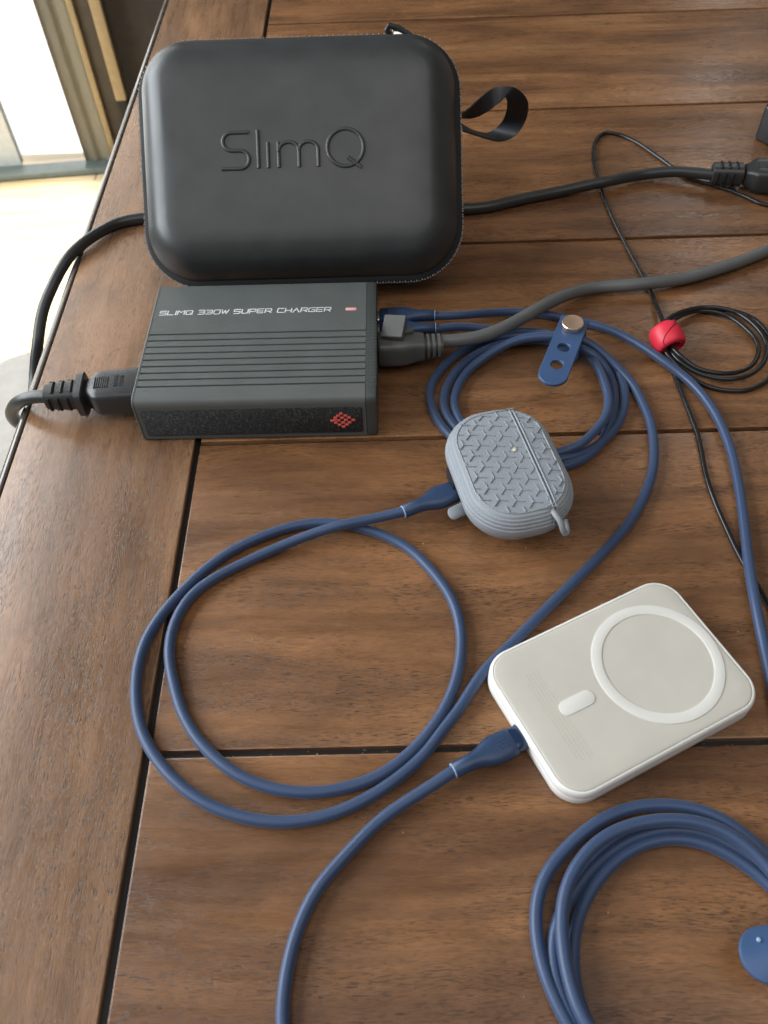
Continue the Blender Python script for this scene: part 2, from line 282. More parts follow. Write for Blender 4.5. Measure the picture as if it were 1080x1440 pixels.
PATHS = {
'long_cable': [(26,390.5,14.5),(27.98,390.74,14.31),(29.95,390.99,14.11),(31.92,391.25,13.9),(33.89,391.54,13.69),(35.85,391.85,13.45),(37.81,392.2,13.19),(39.75,392.61,12.9),(41.67,393.06,12.57),(43.57,393.57,12.22),(45.44,394.15,11.82),(47.29,394.78,11.39),(49.12,395.45,10.94),(50.92,396.17,10.45),(52.71,396.92,9.95),(54.48,397.69,9.44),(56.25,398.46,8.91),(58.03,399.23,8.39),(59.81,399.98,7.88),(61.61,400.7,7.38),(63.42,401.38,6.89),(65.26,402.02,6.42),(67.12,402.62,5.98),(69,403.16,5.56),(70.9,403.64,5.16),(72.82,404.06,4.8),(74.76,404.42,4.46),(76.72,404.69,4.15),(78.69,404.89,3.87),(80.67,405,3.63),(82.66,405.02,3.42),(84.65,404.94,3.25),(86.64,404.76,3.11),(88.62,404.49,3.01),(90.59,404.14,2.95),(92.54,403.71,2.91),(94.48,403.22,2.89),(96.41,402.67,2.89),(98.32,402.09,2.9),(100.22,401.47,2.91),(102.12,400.83,2.92),(104.01,400.17,2.94),(105.89,399.5,2.95),(107.77,398.81,2.95),(109.64,398.1,2.96),(111.5,397.37,2.96),(113.36,396.62,2.97),(115.2,395.84,2.98),(117.02,395.02,3),(118.84,394.17,3.03),(120.63,393.28,3.07),(122.4,392.35,3.13),(124.14,391.37,3.2),(125.86,390.35,3.29),(127.55,389.29,3.38),(129.21,388.18,3.48),(130.84,387.02,3.57),(132.43,385.81,3.66),(133.99,384.55,3.75),(135.5,383.25,3.82),(136.97,381.89,3.89),(138.39,380.48,3.96),(139.76,379.03,4.04),(141.08,377.53,4.13),(142.36,375.99,4.25),(143.59,374.42,4.39),(144.78,372.82,4.56),(145.94,371.2,4.75),(147.07,369.57,4.95),(148.2,367.93,5.14),(149.33,366.28,5.3),(150.47,364.64,5.43),(151.63,363.01,5.51),(152.81,361.4,5.53),(154.02,359.81,5.49),(155.26,358.24,5.4),(156.53,356.7,5.24),(157.82,355.18,5.05),(159.13,353.69,4.81),(160.45,352.21,4.56),(161.77,350.73,4.29),(163.08,349.24,4.03),(164.35,347.71,3.78),(165.57,346.14,3.55),(166.72,344.52,3.36),(167.8,342.84,3.21),(168.8,341.11,3.1),(169.72,339.33,3.02),(170.56,337.52,2.97),(171.33,335.67,2.95),(172.04,333.8,2.95),(172.69,331.91,2.95),(173.3,330.01,2.96),(173.87,328.09,2.97),(174.4,326.16,2.98),(174.89,324.22,2.99),(175.35,322.27,2.99),(175.76,320.32,3),(176.14,318.35,3),(176.48,316.38,3),(176.78,314.4,3),(177.04,312.42,3),(177.27,310.43,3),(177.46,308.44,3),(177.62,306.44,3),(177.75,304.45,3),(177.85,302.45,3),(177.92,300.45,3),(177.97,298.45,3),(178,296.45,3),(177.99,294.45,3),(177.97,292.45,3),(177.92,290.45,3),(177.84,288.45,3),(177.74,286.45,3),(177.61,284.45,3),(177.46,282.46,3),(177.29,280.46,3),(177.11,278.47,3),(176.9,276.48,3),(176.69,274.49,3),(176.46,272.5,3),(176.23,270.52,3),(175.98,268.53,3),(175.72,266.55,3),(175.46,264.56,2.99),(175.18,262.58,2.99),(174.9,260.6,2.98),(174.61,258.62,2.98),(174.3,256.65,2.97),(173.99,254.67,2.97),(173.67,252.69,2.96),(173.35,250.72,2.96),(173.01,248.75,2.97),(172.67,246.78,2.97),(172.32,244.81,2.99),(171.96,242.84,3.01),(171.6,240.87,3.04),(171.23,238.9,3.08),(170.86,236.94,3.12),(170.48,234.98,3.18),(170.09,233.01,3.24),(169.7,231.05,3.31),(169.31,229.09,3.38),(168.92,227.13,3.47),(168.53,225.17,3.56),(168.14,223.21,3.67),(167.75,221.25,3.78),(167.37,219.29,3.9),(166.99,217.33,4.04),(166.61,215.37,4.19),(166.24,213.41,4.35),(165.88,211.45,4.52),(165.52,209.49,4.7),(165.16,207.53,4.88),(164.82,205.57,5.06),(164.49,203.6,5.23),(164.17,201.63,5.38),(163.86,199.66,5.51),(163.57,197.68,5.6),(163.31,195.7,5.66),(163.06,193.72,5.67),(162.84,191.73,5.64),(162.64,189.74,5.56),(162.47,187.75,5.44),(162.31,185.76,5.29),(162.18,183.77,5.09),(162.06,181.79,4.87),(161.95,179.81,4.63),(161.86,177.82,4.38),(161.77,175.84,4.12),(161.67,173.86,3.87),(161.58,171.88,3.62),(161.48,169.89,3.4),(161.36,167.9,3.2),(161.23,165.91,3.03),(161.08,163.92,2.9),(160.91,161.93,2.79),(160.72,159.94,2.73),(160.52,157.95,2.68),(160.32,155.96,2.66),(160.1,153.97,2.65),(159.89,151.98,2.66),(159.67,149.99,2.66),(159.46,148,2.67),(159.25,146.01,2.68),(159.04,144.02,2.69),(158.84,142.03,2.69),(158.64,140.04,2.7),(158.43,138.05,2.7),(158.22,136.06,2.7),(158.01,134.07,2.7),(157.79,132.09,2.7),(157.55,130.1,2.7),(157.3,128.11,2.7),(157.04,126.13,2.7),(156.76,124.15,2.7),(156.47,122.17,2.7),(156.16,120.19,2.7),(155.83,118.22,2.7),(155.5,116.25,2.7),(155.15,114.28,2.7),(154.8,112.31,2.7),(154.44,110.34,2.7),(154.08,108.37,2.7),(153.72,106.4,2.7),(153.37,104.43,2.7),(153.02,102.46,2.7),(152.68,100.49,2.7),(152.36,98.52,2.7),(152.05,96.54,2.7),(151.76,94.56,2.7),(151.5,92.58,2.7),(151.25,90.59,2.7),(151.04,88.6,2.7),(150.85,86.61,2.7),(150.68,84.61,2.7),(150.54,82.62,2.7),(150.41,80.62,2.7),(150.3,78.62,2.7),(150.19,76.63,2.7),(150.09,74.63,2.7),(149.98,72.63,2.7),(149.86,70.63,2.7),(149.72,68.64,2.7),(149.56,66.64,2.7),(149.38,64.65,2.7),(149.18,62.66,2.7),(148.95,60.67,2.7),(148.7,58.69,2.7),(148.44,56.7,2.7),(148.15,54.72,2.7),(147.84,52.75,2.7),(147.52,50.77,2.7),(147.17,48.8,2.7),(146.8,46.84,2.7),(146.4,44.88,2.7),(145.96,42.92,2.7),(145.48,40.98,2.7),(144.95,39.05,2.7),(144.36,37.14,2.7),(143.7,35.25,2.7),(142.98,33.39,2.7),(142.18,31.55,2.7),(141.3,29.76,2.7),(140.34,28,2.7),(139.31,26.29,2.7),(138.2,24.62,2.7),(137.02,23,2.7),(135.78,21.43,2.7),(134.48,19.92,2.7),(133.11,18.45,2.7),(131.7,17.04,2.7),(130.23,15.68,2.7),(128.71,14.38,2.7),(127.14,13.14,2.7),(125.53,11.96,2.7),(123.87,10.84,2.7),(122.16,9.79,2.7),(120.42,8.81,2.7),(118.63,7.91,2.7),(116.81,7.09,2.7),(114.95,6.35,2.7),(113.06,5.69,2.7),(111.14,5.11,2.7),(109.21,4.62,2.7),(107.25,4.2,2.7),(105.28,3.87,2.7),(103.29,3.63,2.7),(101.3,3.46,2.7),(99.3,3.38,2.7),(97.3,3.39,2.7),(95.3,3.47,2.7),(93.3,3.64,2.7),(91.32,3.88,2.7),(89.34,4.21,2.7),(87.39,4.62,2.7),(85.44,5.1,2.7),(83.53,5.67,2.7),(81.63,6.31,2.7),(79.77,7.04,2.7),(77.95,7.86,2.7),(76.16,8.77,2.7),(74.44,9.78,2.7),(72.77,10.89,2.7),(71.17,12.09,2.7),(69.64,13.38,2.7),(68.2,14.77,2.7),(66.84,16.24,2.7),(65.56,17.78,2.7),(64.36,19.38,2.7),(63.23,21.03,2.7),(62.17,22.72,2.7),(61.16,24.45,2.7),(60.2,26.2,2.7),(59.28,27.98,2.7),(58.41,29.78,2.7),(57.58,31.6,2.7),(56.79,33.44,2.7),(56.05,35.3,2.7),(55.36,37.18,2.7),(54.73,39.08,2.7),(54.17,41,2.7),(53.68,42.94,2.7),(53.27,44.89,2.7),(52.94,46.87,2.7),(52.72,48.86,2.7),(52.59,50.85,2.7),(52.59,52.85,2.7),(52.73,54.85,2.7),(53.01,56.83,2.7),(53.45,58.78,2.7),(54.03,60.69,2.7),(54.76,62.56,2.7),(55.61,64.37,2.7),(56.56,66.13,2.7),(57.6,67.84,2.7),(58.7,69.51,2.7),(59.87,71.13,2.7),(61.08,72.72,2.7),(62.35,74.27,2.7),(63.65,75.79,2.7),(65,77.27,2.7),(66.38,78.71,2.7),(67.81,80.12,2.7),(69.27,81.48,2.7),(70.77,82.81,2.7),(72.31,84.09,2.7),(73.88,85.33,2.7),(75.48,86.52,2.7),(77.12,87.67,2.7),(78.8,88.76,2.7),(80.51,89.8,2.7),(82.25,90.79,2.7),(84.03,91.71,2.7),(85.84,92.56,2.7),(87.68,93.33,2.7),(89.55,94.03,2.7),(91.46,94.65,2.7),(93.39,95.18,2.7),(95.33,95.63,2.7),(97.3,96,2.7),(99.28,96.28,2.7),(101.27,96.48,2.7),(103.27,96.59,2.7),(105.27,96.62,2.7),(107.27,96.55,2.7),(109.26,96.39,2.7),(111.25,96.13,2.7),(113.21,95.75,2.7),(115.15,95.27,2.7),(117.06,94.66,2.7),(118.92,93.93,2.7),(120.74,93.09,2.7),(122.5,92.15,2.7),(124.22,91.12,2.7),(125.88,90.01,2.7),(127.5,88.83,2.7),(129.07,87.59,2.7),(130.59,86.29,2.7),(132.06,84.94,2.7),(133.48,83.53,2.71),(134.85,82.07,2.71),(136.16,80.56,2.72),(137.42,79,2.73),(138.62,77.4,2.75),(139.77,75.77,2.76),(140.87,74.1,2.78),(141.92,72.39,2.8),(142.91,70.65,2.82),(143.85,68.89,2.85),(144.72,67.09,2.87),(145.53,65.25,2.89),(146.25,63.39,2.91),(146.88,61.49,2.93),(147.41,59.56,2.95),(147.83,57.61,2.96),(148.13,55.63,2.98),(148.31,53.64,2.99),(148.37,51.64,3),(148.32,49.64,3.01),(148.15,47.64,3.01),(147.89,45.66,3.02),(147.53,43.69,3.02),(147.09,41.74,3.02),(146.56,39.81,3.02),(145.96,37.9,3.02),(145.28,36.02,3.01),(144.53,34.17,3.01),(143.69,32.35,3.01),(142.78,30.57,3.01),(141.79,28.83,3.01),(140.71,27.15,3),(139.55,25.52,3),(138.3,23.96,3),(136.97,22.46,3),(135.56,21.04,3),(134.09,19.69,3),(132.55,18.41,3),(130.95,17.21,3),(129.3,16.08,3),(127.6,15.02,3),(125.87,14.02,3),(124.1,13.08,3),(122.3,12.21,3),(120.47,11.41,3),(118.61,10.66,3),(116.73,9.98,3),(114.82,9.37,3),(112.9,8.83,3),(110.95,8.36,3),(108.99,7.97,3),(107.01,7.65,3),(105.03,7.42,3),(103.03,7.27,3),(101.03,7.2,3),(99.03,7.21,3),(97.03,7.31,3),(95.04,7.49,3),(93.06,7.76,3),(91.09,8.1,3),(89.13,8.53,3),(87.2,9.03,3),(85.29,9.62,3),(83.4,10.29,3),(81.55,11.04,3),(79.73,11.88,3),(77.96,12.82,3),(76.25,13.85,3),(74.6,14.98,3),(73.02,16.2,2.99),(71.52,17.53,2.99),(70.1,18.94,2.98),(68.76,20.43,2.98),(67.51,21.99,2.97),(66.34,23.61,2.96),(65.25,25.29,2.95),(64.24,27.01,2.95),(63.3,28.78,2.94),(62.43,30.58,2.93),(61.65,32.42,2.92),(60.96,34.3,2.92),(60.36,36.21,2.91),(59.87,38.15,2.91),(59.48,40.11,2.9),(59.21,42.09,2.9),(59.04,44.09,2.9),(58.98,46.09,2.9),(59.01,48.09,2.9),(59.13,50.08,2.9),(59.33,52.07,2.9),(59.62,54.05,2.9),(59.98,56.02,2.9),(60.43,57.97,2.9),(60.95,59.9,2.9),(61.57,61.8,2.9),(62.28,63.68,2.9),(63.07,65.51,2.9),(63.96,67.31,2.9),(64.93,69.06,2.9),(65.98,70.76,2.9),(67.11,72.41,2.9),(68.31,74.01,2.9),(69.57,75.56,2.9),(70.89,77.07,2.9),(72.25,78.53,2.9),(73.67,79.94,2.9),(75.14,81.3,2.9),(76.65,82.62,2.9),(78.2,83.87,2.9),(79.8,85.07,2.9),(81.45,86.21,2.9),(83.14,87.28,2.9),(84.88,88.27,2.9),(86.66,89.19,2.9),(88.48,90.02,2.9),(90.33,90.76,2.9),(92.22,91.42,2.9),(94.14,91.97,2.9),(96.09,92.43,2.9),(98.06,92.79,2.9),(100.05,93.04,2.9),(102.04,93.17,2.9),(104.04,93.2,2.9),(106.04,93.11,2.9),(108.03,92.91,2.9),(110.01,92.59,2.9),(111.96,92.15,2.9),(113.88,91.6,2.9),(115.77,90.94,2.9),(117.62,90.17,2.9),(119.42,89.31,2.9),(121.17,88.35,2.9),(122.88,87.3,2.89),(124.54,86.18,2.89),(126.15,85,2.9),(127.72,83.75,2.91),(129.24,82.45,2.93),(130.7,81.09,2.98),(132.12,79.68,3.05),(133.46,78.2,3.15),(134.74,76.67,3.3),(135.93,75.07,3.49),(137.04,73.43,3.72),(138.07,71.73,4),(139.01,69.99,4.3),(139.86,68.21,4.62),(140.63,66.39,4.96),(141.32,64.55,5.3),(141.91,62.66,5.63),(142.41,60.75,5.96),(142.8,58.82,6.26),(143.09,56.86,6.53),(143.26,54.88,6.78),(143.32,52.89,6.99),(143.28,50.9,7.18),(143.12,48.91,7.33),(142.87,46.93,7.46),(142.52,44.96,7.57),(142.08,43.01,7.65),(141.56,41.08,7.72),(140.95,39.18,7.78),(140.26,37.3,7.83),(139.49,35.46,7.87),(138.63,33.65,7.9),(137.68,31.89,7.93),(136.65,30.17,7.96),(135.52,28.52,7.98),(134.31,26.93,8),(133.02,25.4,8.02),(131.64,23.95,8.03),(130.19,22.57,8.04),(128.68,21.27,8.04),(127.1,20.04,8.04),(125.47,18.88,8.04),(123.79,17.79,8.04),(122.06,16.78,8.03),(120.3,15.84,8.03),(118.49,14.98,8.02),(116.65,14.19,8.01),(114.78,13.48,8.01),(112.88,12.86,8.01),(110.95,12.32,8),(109.01,11.86,8),(107.04,11.49,8),(105.06,11.21,8),(103.07,11.02,8),(101.07,10.92,8),(99.07,10.9,8),(97.07,10.99,8),(95.08,11.16,8),(93.1,11.43,8),(91.13,11.79,8),(89.18,12.25,8),(87.26,12.8,8),(85.36,13.43,8),(83.49,14.15,8),(81.65,14.94,8),(79.84,15.79,8),(78.06,16.71,8),(76.32,17.68,8),(74.6,18.7,8),(72.91,19.78,8),(71.25,20.9,8),(69.64,22.08,8),(68.07,23.32,8),(66.55,24.63,8),(65.1,26,8),(63.73,27.46,8),(62.47,29.01,8),(61.32,30.65,8),(60.29,32.37,8),(59.4,34.16,8),(58.64,36.01,8),(57.99,37.9,8),(57.44,39.82,8),(56.98,41.77,8),(56.6,43.73,8),(56.29,45.71,8),(56.04,47.7,8),(55.86,49.69,8),(55.73,51.68,8),(55.67,53.68,8),(55.66,55.68,8),(55.71,57.68,8),(55.82,59.68,8),(56.01,61.67,8),(56.27,63.66,8),(56.61,65.63,8),(57.04,67.58,8),(57.56,69.51,8),(58.18,71.42,8),(58.9,73.28,8),(59.73,75.11,8),(60.65,76.88,8),(61.67,78.6,8),(62.78,80.26,8),(63.98,81.86,8),(65.26,83.4,8),(66.61,84.88,8),(68.03,86.29,8),(69.51,87.64,8),(71.05,88.92,8),(72.64,90.12,8),(74.29,91.26,8),(75.99,92.31,8),(77.75,93.27,8),(79.55,94.15,8),(81.39,94.93,8),(83.26,95.63,8),(85.16,96.25,8),(87.09,96.8,8),(89.03,97.27,8),(90.99,97.69,8),(92.96,98.03,8),(94.94,98.31,8),(96.93,98.53,8),(98.92,98.68,8),(100.92,98.75,8),(102.92,98.76,8),(104.92,98.68,8),(106.92,98.53,8),(108.9,98.28,8),(110.88,97.95,8),(112.83,97.53,8),(114.76,97.01,8),(116.66,96.38,8),(118.52,95.64,8),(120.33,94.79,8),(122.09,93.83,8),(123.78,92.76,8),(125.4,91.59,8),(126.94,90.32,8),(128.41,88.96,8),(129.8,87.52,8),(131.11,86,8),(132.34,84.43,8),(133.5,82.8,8),(134.61,81.13,8),(135.65,79.43,8),(136.65,77.7,8),(137.61,75.94,8),(138.53,74.16,8),(139.41,72.36,8),(140.25,70.55,8),(141.05,68.72,8),(141.81,66.87,8),(142.52,64.99,8),(143.16,63.1,8),(143.74,61.18,8),(144.24,59.25,8),(144.66,57.29,8),(144.98,55.32,8),(145.19,53.33,8),(145.3,51.33,8),(145.3,49.33,8),(145.19,47.33,8),(144.98,45.34,8),(144.67,43.37,8),(144.26,41.41,8),(143.76,39.47,8),(143.18,37.56,8),(142.52,35.67,8),(141.79,33.8,8),(140.99,31.97,8),(140.12,30.17,8),(139.18,28.4,8.01),(138.17,26.68,8.01),(137.1,24.99,8.02),(135.96,23.34,8.03),(134.77,21.74,8.04),(133.51,20.18,8.05),(132.19,18.67,8.07),(130.83,17.21,8.08),(129.41,15.8,8.1),(127.93,14.45,8.11),(126.42,13.15,8.12),(124.85,11.9,8.13),(123.24,10.72,8.12),(121.58,9.6,8.11),(119.87,8.56,8.08),(118.11,7.6,8.04),(116.31,6.73,7.98),(114.47,5.96,7.9),(112.59,5.29,7.8),(110.67,4.73,7.68),(108.72,4.29,7.54),(106.76,3.96,7.39),(104.78,3.73,7.22),(102.79,3.6,7.04),(100.8,3.57,6.86),(98.8,3.61,6.67),(96.82,3.73,6.48),(94.83,3.92,6.29),(92.86,4.18,6.1),(90.89,4.49,5.91),(88.93,4.86,5.72),(86.99,5.29,5.54),(85.06,5.77,5.35),(83.14,6.33,5.18),(81.25,6.95,5),(79.38,7.65,4.83),(77.55,8.43,4.67),(75.75,9.29,4.51),(74,10.25,4.36),(72.3,11.3,4.22),(70.67,12.45,4.09),(69.1,13.68,3.97),(67.6,15,3.87),(66.17,16.4,3.77),(64.81,17.86,3.68),(63.51,19.39,3.6),(62.27,20.95,3.54),(61.09,22.56,3.47),(59.95,24.21,3.42),(58.85,25.88,3.37),(57.79,27.58,3.33),(56.78,29.3,3.3),(55.8,31.05,3.27),(54.87,32.82,3.24),(53.98,34.61,3.23),(53.14,36.42,3.22),(52.34,38.26,3.21),(51.6,40.12,3.2),(50.9,41.99,3.2),(50.26,43.89,3.2),(49.68,45.8,3.2),(49.17,47.74,3.2),(48.72,49.69,3.2),(48.34,51.65,3.2),(48.04,53.63,3.2),(47.82,55.62,3.2),(47.67,57.61,3.2),(47.6,59.61,3.2),(47.62,61.61,3.2),(47.72,63.61,3.2),(47.92,65.6,3.2),(48.2,67.58,3.2),(48.59,69.54,3.2),(49.09,71.48,3.2),(49.7,73.39,3.2),(50.43,75.25,3.2),(51.28,77.06,3.2),(52.25,78.81,3.2),(53.33,80.49,3.2),(54.51,82.11,3.2),(55.78,83.66,3.2),(57.11,85.15,3.2),(58.51,86.58,3.2),(59.95,87.97,3.2),(61.43,89.32,3.2),(62.93,90.63,3.2),(64.47,91.91,3.2),(66.04,93.16,3.2),(67.63,94.36,3.2),(69.26,95.54,3.2),(70.91,96.66,3.2),(72.59,97.74,3.2),(74.31,98.78,3.2),(76.05,99.75,3.2),(77.83,100.67,3.2),(79.64,101.52,3.2),(81.48,102.31,3.2),(83.34,103.04,3.2),(85.24,103.68,3.2),(87.15,104.25,3.2),(89.09,104.74,3.2),(91.05,105.16,3.2),(93.02,105.48,3.2),(95.01,105.73,3.2),(97,105.91,3.2),(99,106,3.2),(101,106.03,3.2),(103,105.98,3.2),(105,105.87,3.2),(106.99,105.68,3.2),(108.97,105.42,3.2),(110.95,105.08,3.2),(112.9,104.65,3.2),(114.83,104.14,3.2),(116.74,103.52,3.2),(118.61,102.81,3.2),(120.43,101.99,3.2),(122.21,101.07,3.2),(123.93,100.05,3.2),(125.59,98.94,3.2),(127.19,97.74,3.2),(128.73,96.46,3.2),(130.21,95.11,3.2),(131.63,93.7,3.2),(133,92.24,3.2),(134.31,90.73,3.21),(135.57,89.18,3.22),(136.78,87.59,3.24),(137.96,85.97,3.27),(139.09,84.32,3.3),(140.18,82.64,3.35),(141.23,80.94,3.41),(142.24,79.21,3.48),(143.2,77.46,3.58),(144.1,75.68,3.68),(144.95,73.87,3.81),(145.73,72.03,3.96),(146.45,70.18,4.13),(147.1,68.29,4.33),(147.69,66.4,4.55),(148.22,64.48,4.78),(148.69,62.55,5.04),(149.11,60.61,5.3),(149.48,58.67,5.58),(149.8,56.71,5.86),(150.08,54.75,6.14),(150.31,52.78,6.42),(150.49,50.81,6.69),(150.64,48.83,6.94),(150.74,46.85,7.18),(150.79,44.86,7.4),(150.81,42.87,7.6),(150.78,40.87,7.77),(150.7,38.88,7.92),(150.59,36.89,8.05),(150.43,34.9,8.16),(150.23,32.91,8.24),(149.98,30.92,8.31),(149.69,28.94,8.36),(149.35,26.97,8.38),(148.96,25.01,8.39),(148.51,23.06,8.39),(148,21.13,8.37),(147.42,19.21,8.33),(146.77,17.32,8.27),(146.05,15.46,8.19),(145.24,13.63,8.09),(144.36,11.84,7.98),(143.41,10.08,7.84),(142.37,8.38,7.68),(141.27,6.72,7.49),(140.1,5.11,7.29),(138.86,3.55,7.07),(137.57,2.05,6.83),(136.22,0.59,6.58),(134.82,-0.82,6.32),(133.38,-2.18,6.06),(131.89,-3.49,5.79),(130.37,-4.76,5.53),(128.8,-5.97,5.27),(127.2,-7.14,5.03),(125.56,-8.27,4.79),(123.88,-9.34,4.57),(122.17,-10.36,4.37),(120.43,-11.32,4.18),(118.65,-12.23,4.01),(116.85,-13.08,3.86),(115.02,-13.88,3.72),(113.17,-14.62,3.6),(111.29,-15.31,3.5),(109.4,-15.94,3.4),(107.48,-16.53,3.32),(105.56,-17.08,3.24),(103.63,-17.58,3.17),(101.68,-18.05,3.11),(99.73,-18.49,3.06),(97.78,-18.91,3.01),(95.81,-19.3,2.97),(93.85,-19.67,2.93),(91.88,-20.03,2.89),(89.91,-20.37,2.86),(87.94,-20.71,2.82),(85.96,-21.03,2.79),(83.99,-21.34,2.77),(82.01,-21.65,2.74),(80.03,-21.95,2.71),(78.05,-22.23,2.69),(76.07,-22.51,2.67),(74.09,-22.78,2.66),(72.1,-23.03,2.64),(70.12,-23.26,2.63),(68.13,-23.48,2.63),(66.14,-23.69,2.62),(64.14,-23.88,2.62),(62.15,-24.05,2.62),(60.16,-24.21,2.63),(58.16,-24.35,2.63),(56.16,-24.48,2.64),(54.17,-24.58,2.65),(52.17,-24.68,2.66),(50.17,-24.76,2.66),(48.17,-24.82,2.67),(46.17,-24.87,2.68),(44.17,-24.91,2.68),(42.17,-24.94,2.69),(40.17,-24.95,2.69),(38.17,-24.95,2.7),(36.17,-24.95,2.7),(34.17,-24.93,2.7),(32.16,-24.9,2.7),(30.16,-24.86,2.7),(28.16,-24.81,2.7),(26.17,-24.73,2.7),(24.17,-24.63,2.7),(22.17,-24.51,2.7),(20.18,-24.35,2.7),(18.18,-24.16,2.7),(16.2,-23.92,2.7),(14.22,-23.64,2.7),(12.24,-23.31,2.7),(10.28,-22.92,2.7),(8.33,-22.48,2.7),(6.39,-21.97,2.7),(4.48,-21.4,2.7),(2.58,-20.77,2.7),(0.7,-20.08,2.7),(-1.15,-19.33,2.7),(-2.98,-18.52,2.7),(-4.79,-17.65,2.7),(-6.56,-16.73,2.7),(-8.32,-15.77,2.7),(-10.04,-14.76,2.7),(-11.74,-13.7,2.7),(-13.41,-12.59,2.7),(-15.05,-11.45,2.7),(-16.66,-10.26,2.7),(-18.24,-9.03,2.7),(-19.78,-7.76,2.7),(-21.29,-6.44,2.7),(-22.76,-5.08,2.7),(-24.19,-3.68,2.7),(-25.57,-2.24,2.7),(-26.91,-0.76,2.7),(-28.21,0.77,2.7),(-29.46,2.33,2.7),(-30.66,3.93,2.7),(-31.81,5.57,2.7),(-32.91,7.24,2.7),(-33.96,8.94,2.7),(-34.96,10.68,2.7),(-35.9,12.44,2.7),(-36.79,14.23,2.7),(-37.63,16.05,2.7),(-38.42,17.89,2.7),(-39.15,19.75,2.7),(-39.82,21.63,2.7),(-40.44,23.54,2.7),(-41.01,25.46,2.7),(-41.51,27.39,2.7),(-41.94,29.35,2.7),(-42.3,31.31,2.7),(-42.59,33.29,2.7),(-42.81,35.28,2.7),(-42.95,37.28,2.7),(-43.02,39.28,2.7),(-43.01,41.28,2.7),(-42.94,43.28,2.7),(-42.81,45.27,2.7),(-42.62,47.26,2.7),(-42.39,49.25,2.7),(-42.1,51.23,2.7),(-41.77,53.2,2.7),(-41.39,55.17,2.7),(-40.96,57.12,2.7),(-40.48,59.07,2.7),(-39.95,60.99,2.7),(-39.36,62.91,2.7),(-38.72,64.8,2.7),(-38.02,66.68,2.7),(-37.26,68.53,2.7),(-36.44,70.35,2.7),(-35.57,72.15,2.7),(-34.63,73.92,2.7),(-33.63,75.65,2.7),(-32.56,77.34,2.7),(-31.42,78.98,2.7),(-30.21,80.58,2.71),(-28.94,82.12,2.71),(-27.62,83.63,2.73),(-26.27,85.11,2.75),(-24.9,86.56,2.78),(-23.51,88,2.81),(-22.11,89.44,2.85),(-20.72,90.87,2.9),(-19.32,92.3,2.95),(-17.91,93.72,3),(-16.49,95.12,3.06),(-15.05,96.51,3.12),(-13.59,97.88,3.18),(-12.11,99.22,3.25),(-10.59,100.52,3.32),(-9.04,101.79,3.4),(-7.46,103.01,3.48),(-5.84,104.18,3.57),(-4.2,105.32,3.67),(-2.53,106.42,3.78),(-0.84,107.48,3.9),(0.87,108.51,4.02),(2.59,109.52,4.16),(4.32,110.52,4.3),(6.06,111.51,4.45),(7.79,112.49,4.6),(9.52,113.48,4.74),(11.25,114.48,4.87),(12.98,115.49,5),(14.69,116.51,5.11),(16.4,117.55,5.22),(18.1,118.59,5.32),(19.8,119.64,5.41),(21.5,120.7,5.5)],
